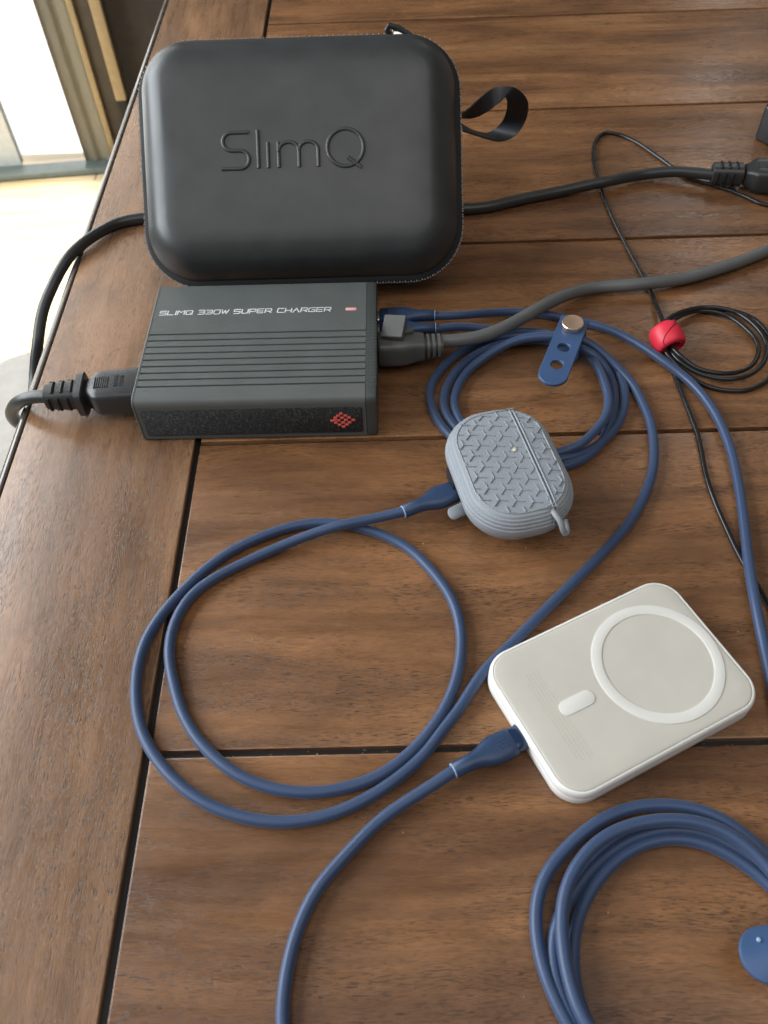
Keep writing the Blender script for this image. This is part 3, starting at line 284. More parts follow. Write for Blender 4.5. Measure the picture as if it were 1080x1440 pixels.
'coiled_cable': [(26,378.5,14.5),(27.88,379.12,14.23),(29.76,379.75,13.96),(31.64,380.38,13.69),(33.52,381,13.42),(35.41,381.6,13.14),(37.3,382.17,12.84),(39.2,382.69,12.52),(41.11,383.15,12.16),(43.04,383.54,11.77),(44.97,383.85,11.35),(46.9,384.09,10.89),(48.83,384.29,10.41),(50.76,384.44,9.92),(52.69,384.59,9.42),(54.62,384.73,8.91),(56.54,384.91,8.4),(58.46,385.12,7.89),(60.38,385.36,7.37),(62.29,385.64,6.85),(64.2,385.94,6.33),(66.11,386.24,5.82),(68.03,386.5,5.33),(69.96,386.73,4.88),(71.91,386.9,4.49),(73.88,387.01,4.15),(75.86,387.06,3.87),(77.85,387.07,3.66),(79.84,387.04,3.5),(81.84,386.97,3.37),(83.83,386.86,3.28),(85.82,386.69,3.22),(87.81,386.47,3.17),(89.78,386.18,3.13),(91.75,385.81,3.09),(93.69,385.35,3.05),(95.62,384.81,3.01),(97.52,384.19,2.96),(99.39,383.49,2.92),(101.23,382.71,2.88),(103.05,381.88,2.85),(104.84,381,2.82),(106.61,380.06,2.8),(108.35,379.08,2.78),(110.06,378.05,2.76),(111.75,376.97,2.75),(113.4,375.85,2.74),(115.02,374.67,2.73),(116.59,373.43,2.72),(118.11,372.13,2.71),(119.57,370.77,2.7),(120.96,369.33,2.69),(122.27,367.83,2.69),(123.51,366.25,2.69),(124.66,364.62,2.69),(125.73,362.93,2.69),(126.72,361.19,2.69),(127.62,359.41,2.7),(128.42,357.58,2.7),(129.12,355.71,2.7),(129.71,353.8,2.7),(130.2,351.86,2.7),(130.58,349.9,2.7),(130.87,347.92,2.7),(131.08,345.93,2.7),(131.21,343.93,2.7),(131.27,341.94,2.7),(131.25,339.94,2.7),(131.16,337.94,2.7),(131,335.95,2.7),(130.77,333.96,2.7),(130.47,331.98,2.7),(130.12,330.02,2.7),(129.69,328.06,2.7),(129.21,326.12,2.69),(128.65,324.2,2.69),(128.04,322.3,2.69),(127.35,320.42,2.69),(126.6,318.57,2.69),(125.79,316.74,2.7),(124.91,314.95,2.72),(123.97,313.18,2.74),(122.98,311.45,2.78),(121.93,309.75,2.81),(120.82,308.09,2.86),(119.65,306.46,2.9),(118.43,304.88,2.93),(117.16,303.34,2.97),(115.83,301.85,2.99),(114.45,300.4,3.01),(113.02,299,3.01),(111.55,297.64,3.02),(110.04,296.34,3.02),(108.47,295.09,3.01),(106.87,293.9,3.01),(105.21,292.79,3.01),(103.49,291.76,3),(101.73,290.81,3),(99.93,289.96,3),(98.08,289.19,3),(96.2,288.51,3),(94.29,287.9,3),(92.37,287.35,3),(90.44,286.83,3),(88.5,286.35,3),(86.55,285.9,3),(84.6,285.48,3),(82.64,285.1,3),(80.67,284.76,3),(78.69,284.48,3),(76.7,284.28,3),(74.7,284.15,3),(72.7,284.1,3),(70.71,284.14,3),(68.71,284.24,3),(66.72,284.41,3),(64.73,284.65,3),(62.76,284.95,3),(60.79,285.32,3),(58.84,285.77,3),(56.91,286.3,3),(55.01,286.92,3),(53.15,287.64,3),(51.33,288.46,3),(49.56,289.39,3),(47.83,290.4,3),(46.16,291.49,3),(44.53,292.66,3),(42.95,293.88,3),(41.4,295.15,3),(39.9,296.46,3),(38.43,297.82,3),(37,299.22,3),(35.61,300.66,3),(34.27,302.14,3),(32.99,303.67,3),(31.76,305.25,3),(30.62,306.89,3),(29.54,308.57,3),(28.53,310.3,3),(27.6,312.07,3),(26.73,313.87,3),(25.92,315.69,3),(25.18,317.55,3),(24.51,319.44,3),(23.92,321.34,3),(23.4,323.28,3),(22.97,325.23,3),(22.61,327.2,3),(22.33,329.17,3),(22.11,331.16,3),(21.97,333.16,3),(21.92,335.15,3),(21.98,337.15,3),(22.15,339.14,3),(22.45,341.12,3),(22.88,343.07,3),(23.43,344.99,3),(24.09,346.88,3),(24.84,348.73,3),(25.67,350.55,3),(26.57,352.34,3),(27.52,354.1,3),(28.53,355.82,3),(29.59,357.52,3),(30.7,359.18,3),(31.86,360.81,3),(33.08,362.39,3),(34.35,363.94,3),(35.67,365.44,3),(37.04,366.9,3),(38.46,368.3,3),(39.92,369.67,3),(41.42,370.99,2.99),(42.96,372.27,2.98),(44.52,373.51,2.97),(46.12,374.71,2.95),(47.75,375.87,2.92),(49.42,376.97,2.91),(51.13,378.01,2.9),(52.89,378.96,2.9),(54.69,379.82,2.93),(56.54,380.57,2.97),(58.43,381.21,3.04),(60.36,381.74,3.13),(62.31,382.15,3.24),(64.28,382.47,3.36),(66.26,382.71,3.5),(68.25,382.87,3.64),(70.24,382.97,3.8),(72.23,383,3.98),(74.22,382.98,4.17),(76.21,382.89,4.39),(78.19,382.75,4.64),(80.15,382.53,4.92),(82.1,382.24,5.25),(84.03,381.85,5.64),(85.92,381.38,6.06),(87.78,380.79,6.51),(89.6,380.1,6.95),(91.39,379.31,7.34),(93.16,378.42,7.67),(94.89,377.45,7.93),(96.58,376.41,8.1),(98.25,375.32,8.21),(99.89,374.18,8.27),(101.5,372.99,8.3),(103.08,371.77,8.29),(104.64,370.51,8.27),(106.16,369.21,8.23),(107.64,367.87,8.18),(109.08,366.48,8.13),(110.46,365.04,8.09),(111.77,363.53,8.05),(112.97,361.93,8.03),(114.03,360.24,8.01),(114.95,358.46,8),(115.71,356.61,8),(116.34,354.72,8),(116.87,352.79,8),(117.33,350.84,8),(117.72,348.88,8.01),(118.07,346.91,8.02),(118.36,344.94,8.02),(118.6,342.95,8.02),(118.8,340.96,8.02),(118.97,338.97,7.99),(119.12,336.98,7.95),(119.26,334.98,7.89),(119.36,332.99,7.82),(119.42,330.99,7.74),(119.42,328.99,7.66),(119.34,327,7.6),(119.16,325.01,7.56),(118.87,323.03,7.56),(118.49,321.07,7.59),(118.01,319.12,7.65),(117.45,317.21,7.72),(116.8,315.32,7.8),(116.07,313.46,7.87),(115.24,311.64,7.94),(114.31,309.87,7.99),(113.28,308.16,8.03),(112.16,306.51,8.06),(110.96,304.91,8.06),(109.7,303.36,8.05),(108.4,301.84,8.01),(107.07,300.35,7.95),(105.72,298.88,7.87),(104.33,297.44,7.76),(102.89,296.06,7.61),(101.38,294.76,7.42),(99.78,293.6,7.15),(98.07,292.62,6.8),(96.29,291.83,6.37),(94.44,291.24,5.88),(92.56,290.8,5.36),(90.66,290.46,4.86),(88.73,290.18,4.42),(86.78,289.93,4.04),(84.82,289.68,3.75),(82.85,289.44,3.52),(80.87,289.22,3.34),(78.88,289.02,3.2),(76.9,288.86,3.08),(74.9,288.74,2.99),(72.91,288.68,2.9),(70.91,288.68,2.83),(68.91,288.75,2.77),(66.92,288.89,2.72),(64.93,289.1,2.68),(62.95,289.37,2.65),(60.98,289.7,2.63),(59.02,290.1,2.63),(57.08,290.58,2.63),(55.16,291.15,2.65),(53.28,291.82,2.66),(51.45,292.63,2.68),(49.69,293.57,2.69),(48.01,294.65,2.69),(46.43,295.88,2.7),(44.95,297.22,2.7),(43.57,298.67,2.7),(42.27,300.19,2.7),(41.04,301.77,2.7),(39.87,303.39,2.7),(38.75,305.04,2.7),(37.65,306.71,2.7),(36.59,308.41,2.7),(35.56,310.12,2.7),(34.57,311.85,2.7),(33.62,313.61,2.7),(32.73,315.4,2.7),(31.91,317.23,2.7),(31.17,319.09,2.7),(30.54,320.98,2.7),(30.04,322.92,2.7),(29.67,324.88,2.7),(29.44,326.87,2.7),(29.36,328.86,2.7),(29.41,330.86,2.7),(29.58,332.86,2.7),(29.85,334.84,2.7),(30.2,336.8,2.7),(30.64,338.75,2.7),(31.16,340.69,2.7),(31.75,342.6,2.7),(32.42,344.48,2.7),(33.16,346.34,2.7),(33.97,348.16,2.7),(34.86,349.95,2.7),(35.81,351.71,2.7),(36.83,353.43,2.7),(37.91,355.12,2.7),(39.04,356.77,2.7),(40.22,358.38,2.7),(41.45,359.95,2.7),(42.73,361.49,2.7),(44.06,362.98,2.69),(45.44,364.43,2.69),(46.86,365.84,2.67),(48.33,367.19,2.66),(49.85,368.48,2.64),(51.43,369.72,2.63),(53.06,370.88,2.63),(54.74,371.96,2.66),(56.47,372.95,2.7),(58.26,373.84,2.77),(60.09,374.65,2.87),(61.96,375.35,2.99),(63.85,375.96,3.12),(65.78,376.48,3.28),(67.73,376.9,3.45),(69.69,377.23,3.64),(71.66,377.46,3.85),(73.64,377.61,4.07),(75.63,377.69,4.3),(77.61,377.68,4.55),(79.59,377.61,4.81),(81.57,377.47,5.08),(83.54,377.25,5.35),(85.49,376.95,5.64),(87.43,376.57,5.93),(89.35,376.1,6.23),(91.24,375.53,6.54),(93.1,374.85,6.86),(94.89,374.04,7.2),(96.63,373.12,7.58),(98.29,372.09,7.98),(99.9,370.98,8.4),(101.45,369.79,8.84),(102.96,368.56,9.27),(104.44,367.29,9.69),(105.91,365.99,10.08),(107.37,364.67,10.43),(108.85,363.35,10.71),(110.35,362.04,10.89),(111.89,360.77,10.91),(113.48,359.57,10.72),(115.09,358.49,10.26),(116.69,357.53,9.54),(118.21,356.63,8.61),(119.64,355.67,7.59),(120.93,354.54,6.57),(122.06,353.18,5.64),(123.01,351.61,4.84),(123.77,349.89,4.17),(124.37,348.07,3.62),(124.82,346.17,3.17),(125.13,344.23,2.84),(125.31,342.25,2.63),(125.36,340.25,2.51),(125.31,338.25,2.48),(125.16,336.26,2.5),(124.95,334.27,2.55),(124.67,332.3,2.61),(124.33,330.32,2.65),(123.94,328.36,2.68),(123.5,326.42,2.69),(122.99,324.48,2.7),(122.43,322.56,2.7),(121.82,320.66,2.7),(121.18,318.77,2.7),(120.5,316.89,2.7),(119.79,315.01,2.7),(119.07,313.15,2.7),(118.33,311.29,2.7),(117.58,309.44,2.7),(116.79,307.6,2.7),(115.98,305.78,2.7),(115.12,303.97,2.7),(114.2,302.19,2.7),(113.22,300.45,2.7),(112.17,298.75,2.7),(111.05,297.1,2.7),(109.86,295.49,2.7),(108.59,293.94,2.7),(107.27,292.45,2.7),(105.87,291.01,2.7),(104.42,289.65,2.7),(102.89,288.36,2.7),(101.28,287.16,2.7),(99.61,286.08,2.7),(97.86,285.1,2.7),(96.06,284.24,2.7),(94.21,283.48,2.7),(92.33,282.81,2.7),(90.42,282.19,2.7),(88.5,281.63,2.7),(86.58,281.1,2.7),(84.64,280.6,2.7),(82.7,280.14,2.7),(80.74,279.72,2.7),(78.78,279.35,2.7),(76.8,279.04,2.7),(74.82,278.81,2.7),(72.82,278.66,2.7),(70.82,278.6,2.7),(68.82,278.63,2.7),(66.83,278.73,2.7),(64.84,278.91,2.7),(62.85,279.16,2.7),(60.89,279.51,2.7),(58.94,279.97,2.7),(57.04,280.59,2.7),(55.2,281.37,2.7),(53.46,282.35,2.7),(51.85,283.54,2.7),(50.4,284.91,2.7),(49.13,286.45,2.7),(48.01,288.1,2.7),(47.02,289.84,2.7),(46.14,291.64,2.7),(45.34,293.47,2.7),(44.6,295.33,2.7),(43.92,297.21,2.7),(43.27,299.1,2.7),(42.64,301,2.7),(42.04,302.9,2.7),(41.44,304.81,2.7),(40.85,306.72,2.7),(40.24,308.63,2.7),(39.62,310.53,2.7),(38.98,312.42,2.7),(38.33,314.31,2.7),(37.69,316.21,2.7),(37.09,318.11,2.7),(36.54,320.03,2.7),(36.07,321.98,2.7),(35.71,323.94,2.7),(35.48,325.93,2.7),(35.37,327.92,2.7),(35.4,329.92,2.7),(35.55,331.92,2.7),(35.82,333.9,2.69),(36.2,335.86,2.68),(36.67,337.8,2.65),(37.22,339.72,2.62),(37.83,341.63,2.57),(38.51,343.51,2.52),(39.24,345.37,2.49),(40.04,347.2,2.47),(40.92,349,2.48),(41.87,350.75,2.53),(42.92,352.45,2.64),(44.07,354.07,2.81),(45.33,355.61,3.06),(46.69,357.05,3.37),(48.12,358.38,3.73),(49.63,359.64,4.14),(51.18,360.82,4.57),(52.77,361.95,5.01),(54.38,363.05,5.45),(56.02,364.11,5.88),(57.67,365.15,6.3),(59.35,366.16,6.72),(61.05,367.12,7.14),(62.78,368.04,7.56),(64.53,368.9,7.97),(66.32,369.7,8.37),(68.14,370.42,8.77),(70,371.06,9.17),(71.88,371.61,9.55),(73.79,372.06,9.92),(75.72,372.42,10.28),(77.68,372.68,10.61),(79.64,372.85,10.93),(81.62,372.92,11.23),(83.6,372.9,11.5),(85.58,372.81,11.76),(87.56,372.65,11.98),(89.54,372.44,12.18),(91.52,372.2,12.35),(93.49,371.93,12.5),(95.47,371.64,12.62),(97.44,371.34,12.72),(99.41,371.01,12.8),(101.38,370.66,12.86),(103.34,370.27,12.89),(105.29,369.84,12.87),(107.22,369.33,12.79),(109.13,368.74,12.63),(110.99,368.06,12.37),(112.78,367.26,12),(114.5,366.35,11.51),(116.13,365.36,10.94),(117.69,364.28,10.32),(119.2,363.14,9.67),(120.67,361.95,9.02),(122.11,360.72,8.37),(123.52,359.45,7.73),(124.89,358.13,7.11),(126.21,356.77,6.5),(127.49,355.34,5.94),(128.72,353.85,5.41),(129.9,352.31,4.95),(131.02,350.7,4.54),(132.09,349.05,4.19),(133.1,347.35,3.89),(134.04,345.61,3.62),(134.91,343.82,3.4),(135.7,341.99,3.2),(136.39,340.12,3.04),(136.98,338.22,2.92),(137.47,336.28,2.83),(137.88,334.33,2.77),(138.23,332.36,2.74),(138.53,330.38,2.72),(138.8,328.4,2.71),(139.06,326.42,2.7),(139.31,324.44,2.7),(139.56,322.45,2.69),(139.79,320.47,2.69),(139.99,318.48,2.69),(140.15,316.48,2.69),(140.26,314.49,2.69),(140.32,312.49,2.7),(140.32,310.49,2.7),(140.28,308.49,2.7),(140.18,306.49,2.7),(140.04,304.5,2.7),(139.85,302.51,2.7),(139.63,300.52,2.7),(139.36,298.54,2.7),(139.07,296.56,2.7),(138.75,294.59,2.7),(138.4,292.62,2.7),(138.02,290.66,2.7),(137.61,288.7,2.7),(137.17,286.75,2.7),(136.7,284.81,2.7),(136.19,282.88,2.7),(135.63,280.95,2.7),(135.04,279.05,2.7),(134.4,277.15,2.7),(133.71,275.28,2.7),(132.98,273.41,2.7),(132.21,271.57,2.7),(131.4,269.74,2.7),(130.56,267.93,2.7),(129.69,266.13,2.7),(128.79,264.34,2.7),(127.87,262.57,2.7),(126.92,260.81,2.7),(125.95,259.06,2.7),(124.96,257.32,2.7),(123.93,255.61,2.7),(122.88,253.9,2.7),(121.8,252.22,2.7),(120.7,250.56,2.7),(119.56,248.91,2.7),(118.39,247.29,2.7),(117.2,245.68,2.7),(115.98,244.1,2.7),(114.73,242.54,2.7),(113.45,241,2.7),(112.15,239.49,2.7),(110.82,237.99,2.7),(109.48,236.51,2.7),(108.12,235.05,2.7),(106.75,233.59,2.7),(105.37,232.14,2.7),(103.99,230.7,2.7),(102.6,229.26,2.7),(101.2,227.82,2.7),(99.81,226.39,2.7),(98.4,224.97,2.7),(96.99,223.55,2.7),(95.57,222.15,2.7),(94.15,220.74,2.7),(92.72,219.35,2.7),(91.29,217.95,2.7),(89.85,216.56,2.7),(88.41,215.17,2.7),(86.97,213.78,2.7),(85.53,212.4,2.7),(84.1,211.01,2.7),(82.66,209.61,2.7),(81.23,208.22,2.7),(79.8,206.82,2.7),(78.37,205.42,2.7),(76.94,204.03,2.7),(75.51,202.63,2.7),(74.08,201.23,2.7),(72.65,199.83,2.7),(71.23,198.43,2.7),(69.8,197.03,2.7),(68.37,195.63,2.7),(66.94,194.24,2.7),(65.51,192.84,2.7),(64.08,191.44,2.7),(62.65,190.04,2.7),(61.22,188.64,2.7),(59.79,187.24,2.7),(58.37,185.85,2.7),(56.94,184.45,2.7),(55.51,183.05,2.7),(54.08,181.65,2.7),(52.65,180.25,2.7),(51.22,178.85,2.7),(49.79,177.46,2.7),(48.35,176.07,2.7),(46.91,174.68,2.7),(45.46,173.31,2.7),(44,171.94,2.7),(42.56,170.56,2.7),(41.13,169.16,2.7),(39.73,167.73,2.7),(38.38,166.26,2.7),(37.08,164.74,2.7),(35.83,163.18,2.7),(34.63,161.58,2.7),(33.46,159.95,2.7),(32.33,158.31,2.7),(31.21,156.65,2.7),(30.1,154.99,2.7),(29,153.32,2.7),(27.88,151.66,2.7),(26.74,150.02,2.7),(25.57,148.4,2.7),(24.35,146.81,2.7),(23.1,145.25,2.7),(21.82,143.72,2.7),(20.53,142.19,2.7),(19.25,140.66,2.7),(17.99,139.11,2.7),(16.76,137.53,2.7),(15.55,135.94,2.7),(14.34,134.34,2.7),(13.12,132.76,2.7),(11.86,131.21,2.7),(10.55,129.69,2.7),(9.19,128.23,2.7),(7.78,126.82,2.7),(6.32,125.45,2.7),(4.83,124.12,2.7),(3.3,122.83,2.7),(1.74,121.57,2.7),(0.17,120.34,2.7),(-1.42,119.14,2.7),(-3.04,117.96,2.7),(-4.68,116.81,2.7),(-6.33,115.69,2.7),(-8.02,114.61,2.7),(-9.72,113.57,2.7),(-11.45,112.56,2.7),(-13.2,111.6,2.7),(-14.97,110.66,2.7),(-16.75,109.77,2.7),(-18.56,108.91,2.7),(-20.39,108.09,2.7),(-22.23,107.33,2.7),(-24.1,106.62,2.7),(-25.99,105.96,2.7),(-27.9,105.37,2.7),(-29.83,104.84,2.7),(-31.77,104.36,2.7),(-33.73,103.95,2.7),(-35.69,103.6,2.7),(-37.67,103.3,2.7),(-39.66,103.07,2.7),(-41.65,102.89,2.7),(-43.64,102.78,2.7),(-45.64,102.73,2.7),(-47.64,102.74,2.7),(-49.64,102.83,2.7),(-51.63,102.98,2.7),(-53.62,103.2,2.7),(-55.6,103.48,2.7),(-57.57,103.82,2.7),(-59.53,104.22,2.7),(-61.47,104.68,2.7),(-63.41,105.18,2.7),(-65.33,105.73,2.7),(-67.24,106.33,2.7),(-69.13,106.97,2.7),(-71.01,107.66,2.7),(-72.86,108.41,2.7),(-74.7,109.2,2.7),(-76.51,110.06,2.7),(-78.29,110.96,2.7),(-80.04,111.93,2.7),(-81.76,112.95,2.7),(-83.45,114.02,2.7),(-85.1,115.14,2.7),(-86.73,116.3,2.7),(-88.32,117.51,2.7),(-89.88,118.76,2.7),(-91.41,120.05,2.7),(-92.9,121.38,2.7),(-94.35,122.75,2.7),(-95.77,124.16,2.7),(-97.15,125.61,2.7),(-98.5,127.08,2.7),(-99.82,128.59,2.7),(-101.1,130.12,2.7),(-102.34,131.69,2.7),(-103.54,133.29,2.7),(-104.7,134.92,2.7),(-105.8,136.59,2.7),(-106.85,138.29,2.7),(-107.84,140.03,2.7),(-108.77,141.8,2.7),(-109.64,143.6,2.7),(-110.44,145.43,2.7),(-111.17,147.29,2.7),(-111.84,149.17,2.7),(-112.44,151.08,2.7),(-112.98,153,2.7),(-113.46,154.94,2.7),(-113.89,156.9,2.7),(-114.27,158.86,2.7),(-114.61,160.83,2.7),(-114.89,162.81,2.7),(-115.13,164.79,2.7),(-115.32,166.79,2.7),(-115.44,168.78,2.7),(-115.5,170.78,2.7),(-115.5,172.78,2.7),(-115.44,174.78,2.7),(-115.31,176.77,2.7),(-115.11,178.76,2.7),(-114.85,180.74,2.7),(-114.51,182.71,2.7),(-114.09,184.67,2.7),(-113.59,186.6,2.7),(-113.01,188.52,2.7),(-112.34,190.4,2.7),(-111.61,192.26,2.7),(-110.81,194.09,2.7),(-109.96,195.9,2.7),(-109.07,197.69,2.7),(-108.13,199.46,2.7),(-107.15,201.2,2.7),(-106.14,202.92,2.7),(-105.09,204.62,2.7),(-104.01,206.31,2.7),(-102.91,207.98,2.7),(-101.79,209.64,2.7),(-100.66,211.28,2.7),(-99.5,212.91,2.7),(-98.31,214.52,2.7),(-97.11,216.11,2.7),(-95.87,217.68,2.7),(-94.6,219.23,2.7),(-93.3,220.75,2.7),(-91.97,222.24,2.7),(-90.61,223.7,2.7),(-89.22,225.14,2.7),(-87.8,226.55,2.7),(-86.34,227.92,2.7),(-84.85,229.26,2.7),(-83.33,230.55,2.7),(-81.77,231.8,2.7),(-80.17,233,2.7),(-78.54,234.15,2.7),(-76.88,235.27,2.7),(-75.19,236.34,2.7),(-73.48,237.37,2.7),(-71.75,238.37,2.7),(-70,239.34,2.7),(-68.23,240.27,2.7),(-66.44,241.17,2.7),(-64.64,242.04,2.7),(-62.83,242.88,2.7),(-60.99,243.68,2.7),(-59.15,244.44,2.7),(-57.28,245.17,2.7),(-55.4,245.84,2.7),(-53.5,246.47,2.7),(-51.59,247.03,2.7),(-49.65,247.54,2.7),(-47.7,247.97,2.7),(-45.73,248.34,2.7),(-43.76,248.64,2.7),(-41.77,248.86,2.7),(-39.78,249.01,2.7),(-37.78,249.08,2.7),(-35.78,249.07,2.7),(-33.78,248.98,2.7),(-31.79,248.82,2.7),(-29.81,248.57,2.7),(-27.83,248.26,2.7),(-25.87,247.88,2.7),(-23.92,247.43,2.7),(-21.99,246.92,2.7),(-20.07,246.36,2.7),(-18.17,245.74,2.7),(-16.28,245.08,2.7),(-14.41,244.37,2.7),(-12.55,243.63,2.7),(-10.71,242.85,2.7),(-8.89,242.03,2.7),(-7.09,241.16,2.7),(-5.31,240.25,2.7),(-3.56,239.28,2.7),(-1.84,238.26,2.7),(-0.15,237.19,2.7),(1.51,236.07,2.7),(3.13,234.9,2.7),(4.7,233.67,2.7),(6.23,232.38,2.7),(7.69,231.02,2.7),(9.09,229.59,2.7),(10.44,228.12,2.7),(11.73,226.59,2.7),(12.97,225.02,2.7),(14.17,223.42,2.7),(15.34,221.8,2.7),(16.47,220.15,2.7),(17.58,218.49,2.7),(18.67,216.81,2.7),(19.72,215.11,2.7),(20.75,213.4,2.7),(21.74,211.66,2.7),(22.69,209.9,2.7),(23.58,208.11,2.7),(24.41,206.29,2.7),(25.18,204.45,2.7),(25.86,202.57,2.7),(26.47,200.66,2.7),(27.01,198.74,2.7),(27.47,196.79,2.7),(27.86,194.83,2.7),(28.19,192.86,2.7),(28.45,190.88,2.7),(28.64,188.89,2.7),(28.77,186.89,2.7),(28.84,184.9,2.7),(28.83,182.9,2.7),(28.76,180.9,2.7),(28.62,178.9,2.7),(28.43,176.91,2.7),(28.17,174.93,2.7),(27.86,172.96,2.7),(27.49,170.99,2.7),(27.08,169.03,2.7),(26.63,167.09,2.7),(26.13,165.15,2.7),(25.58,163.23,2.7),(24.98,161.32,2.7),(24.33,159.43,2.7),(23.62,157.56,2.7),(22.86,155.71,2.7),(22.04,153.89,2.7),(21.17,152.09,2.7),(20.25,150.32,2.7),(19.28,148.57,2.7),(18.26,146.85,2.7),(17.2,145.15,2.7),(16.09,143.49,2.7),(14.94,141.85,2.7),(13.75,140.25,2.7),(12.52,138.67,2.7),(11.25,137.13,2.7),(9.94,135.61,2.7),(8.6,134.13,2.7),(7.22,132.69,2.7),(5.8,131.28,2.7),(4.34,129.91,2.7),(2.84,128.59,2.7),(1.32,127.3,2.7),(-0.25,126.05,2.7),(-1.85,124.85,2.7),(-3.48,123.7,2.7),(-5.15,122.6,2.7),(-6.86,121.57,2.7),(-8.62,120.61,2.7),(-10.41,119.73,2.7),(-12.24,118.93,2.7),(-14.1,118.2,2.7),(-15.99,117.54,2.7),(-17.9,116.95,2.7),(-19.83,116.41,2.7),(-21.77,115.93,2.7),(-23.72,115.5,2.7),(-25.69,115.13,2.7),(-27.66,114.82,2.7),(-29.64,114.57,2.7),(-31.63,114.38,2.7),(-33.63,114.26,2.7),(-35.63,114.2,2.7),(-37.63,114.21,2.7),(-39.62,114.27,2.7),(-41.62,114.41,2.7),(-43.61,114.6,2.7),(-45.59,114.87,2.7),(-47.56,115.21,2.7),(-49.52,115.62,2.7),(-51.46,116.1,2.7),(-53.38,116.64,2.7),(-55.29,117.24,2.7),(-57.18,117.9,2.7),(-59.04,118.61,2.7),(-60.89,119.39,2.7),(-62.7,120.22,2.7),(-64.49,121.12,2.7),(-66.24,122.09,2.7),(-67.95,123.13,2.7),(-69.62,124.22,2.7),(-71.26,125.37,2.7),(-72.86,126.57,2.7),(-74.43,127.81,2.7),(-75.96,129.09,2.7),(-77.46,130.41,2.7),(-78.94,131.76,2.7),(-80.37,133.15,2.7),(-81.77,134.58,2.7),(-83.13,136.05,2.7),(-84.44,137.56,2.7),(-85.7,139.11,2.7),(-86.92,140.69,2.7),(-88.09,142.31,2.7),(-89.22,143.97,2.7),(-90.3,145.65,2.7),(-91.33,147.36,2.7),(-92.31,149.1,2.7),(-93.24,150.87,2.7),(-94.11,152.67,2.7),(-94.93,154.5,2.7),(-95.7,156.34,2.7),(-96.43,158.2,2.7),(-97.14,160.07,2.7),(-97.83,161.95,2.7),(-98.5,163.83,2.7),(-99.16,165.72,2.7),(-99.8,167.61,2.7),(-100.4,169.52,2.7),(-100.96,171.44,2.7),(-101.46,173.37,2.7),(-101.9,175.33,2.7),(-102.26,177.29,2.7),(-102.54,179.27,2.7),(-102.75,181.26,2.7),(-102.87,183.25,2.7),(-102.91,185.25,2.7),(-102.86,187.25,2.7),(-102.71,189.25,2.7),(-102.48,191.23,2.7),(-102.16,193.2,2.7),(-101.75,195.16,2.7),(-101.25,197.1,2.7),(-100.66,199.01,2.7),(-99.98,200.88,2.7),(-99.2,202.73,2.7),(-98.34,204.53,2.7),(-97.38,206.28,2.7),(-96.31,207.97,2.7),(-95.14,209.59,2.7),(-93.86,211.13,2.7),(-92.49,212.59,2.7),(-91.05,213.97,2.7),(-89.55,215.29,2.7),(-88,216.55,2.7),(-86.41,217.77,2.7),(-84.79,218.95,2.69),(-83.15,220.08,2.68),(-81.47,221.17,2.67),(-79.77,222.22,2.67),(-78.05,223.24,2.66),(-76.32,224.24,2.66),(-74.58,225.22,2.67),(-72.83,226.18,2.7),(-71.07,227.14,2.73),(-69.31,228.09,2.78),(-67.55,229.03,2.83),(-65.78,229.96,2.9),(-64,230.87,2.97),(-62.21,231.76,3.07),(-60.41,232.62,3.18),(-58.6,233.45,3.33),(-56.77,234.24,3.5),(-54.93,235,3.7),(-53.08,235.72,3.94),(-51.22,236.41,4.2),(-49.36,237.07,4.48),(-47.48,237.7,4.79),(-45.6,238.3,5.1),(-43.72,238.88,5.42),(-41.82,239.43,5.75),(-39.92,239.96,6.08),(-38.02,240.46,6.42),(-36.11,240.93,6.76),(-34.19,241.38,7.11),(-32.26,241.8,7.45),(-30.33,242.21,7.78),(-28.4,242.61,8.06),(-26.45,243,8.31),(-24.5,243.39,8.49),(-22.54,243.78,8.63),(-20.58,244.15,8.71),(-18.62,244.52,8.77),(-16.65,244.88,8.82),(-14.68,245.24,8.87),(-12.72,245.59,8.96),(-10.75,245.94,9.09),(-8.79,246.28,9.26),(-6.83,246.62,9.46),(-4.87,246.95,9.69),(-2.92,247.29,9.94),(-0.96,247.61,10.21),(0.99,247.94,10.47),(2.95,248.27,10.74),(4.9,248.6,11)],
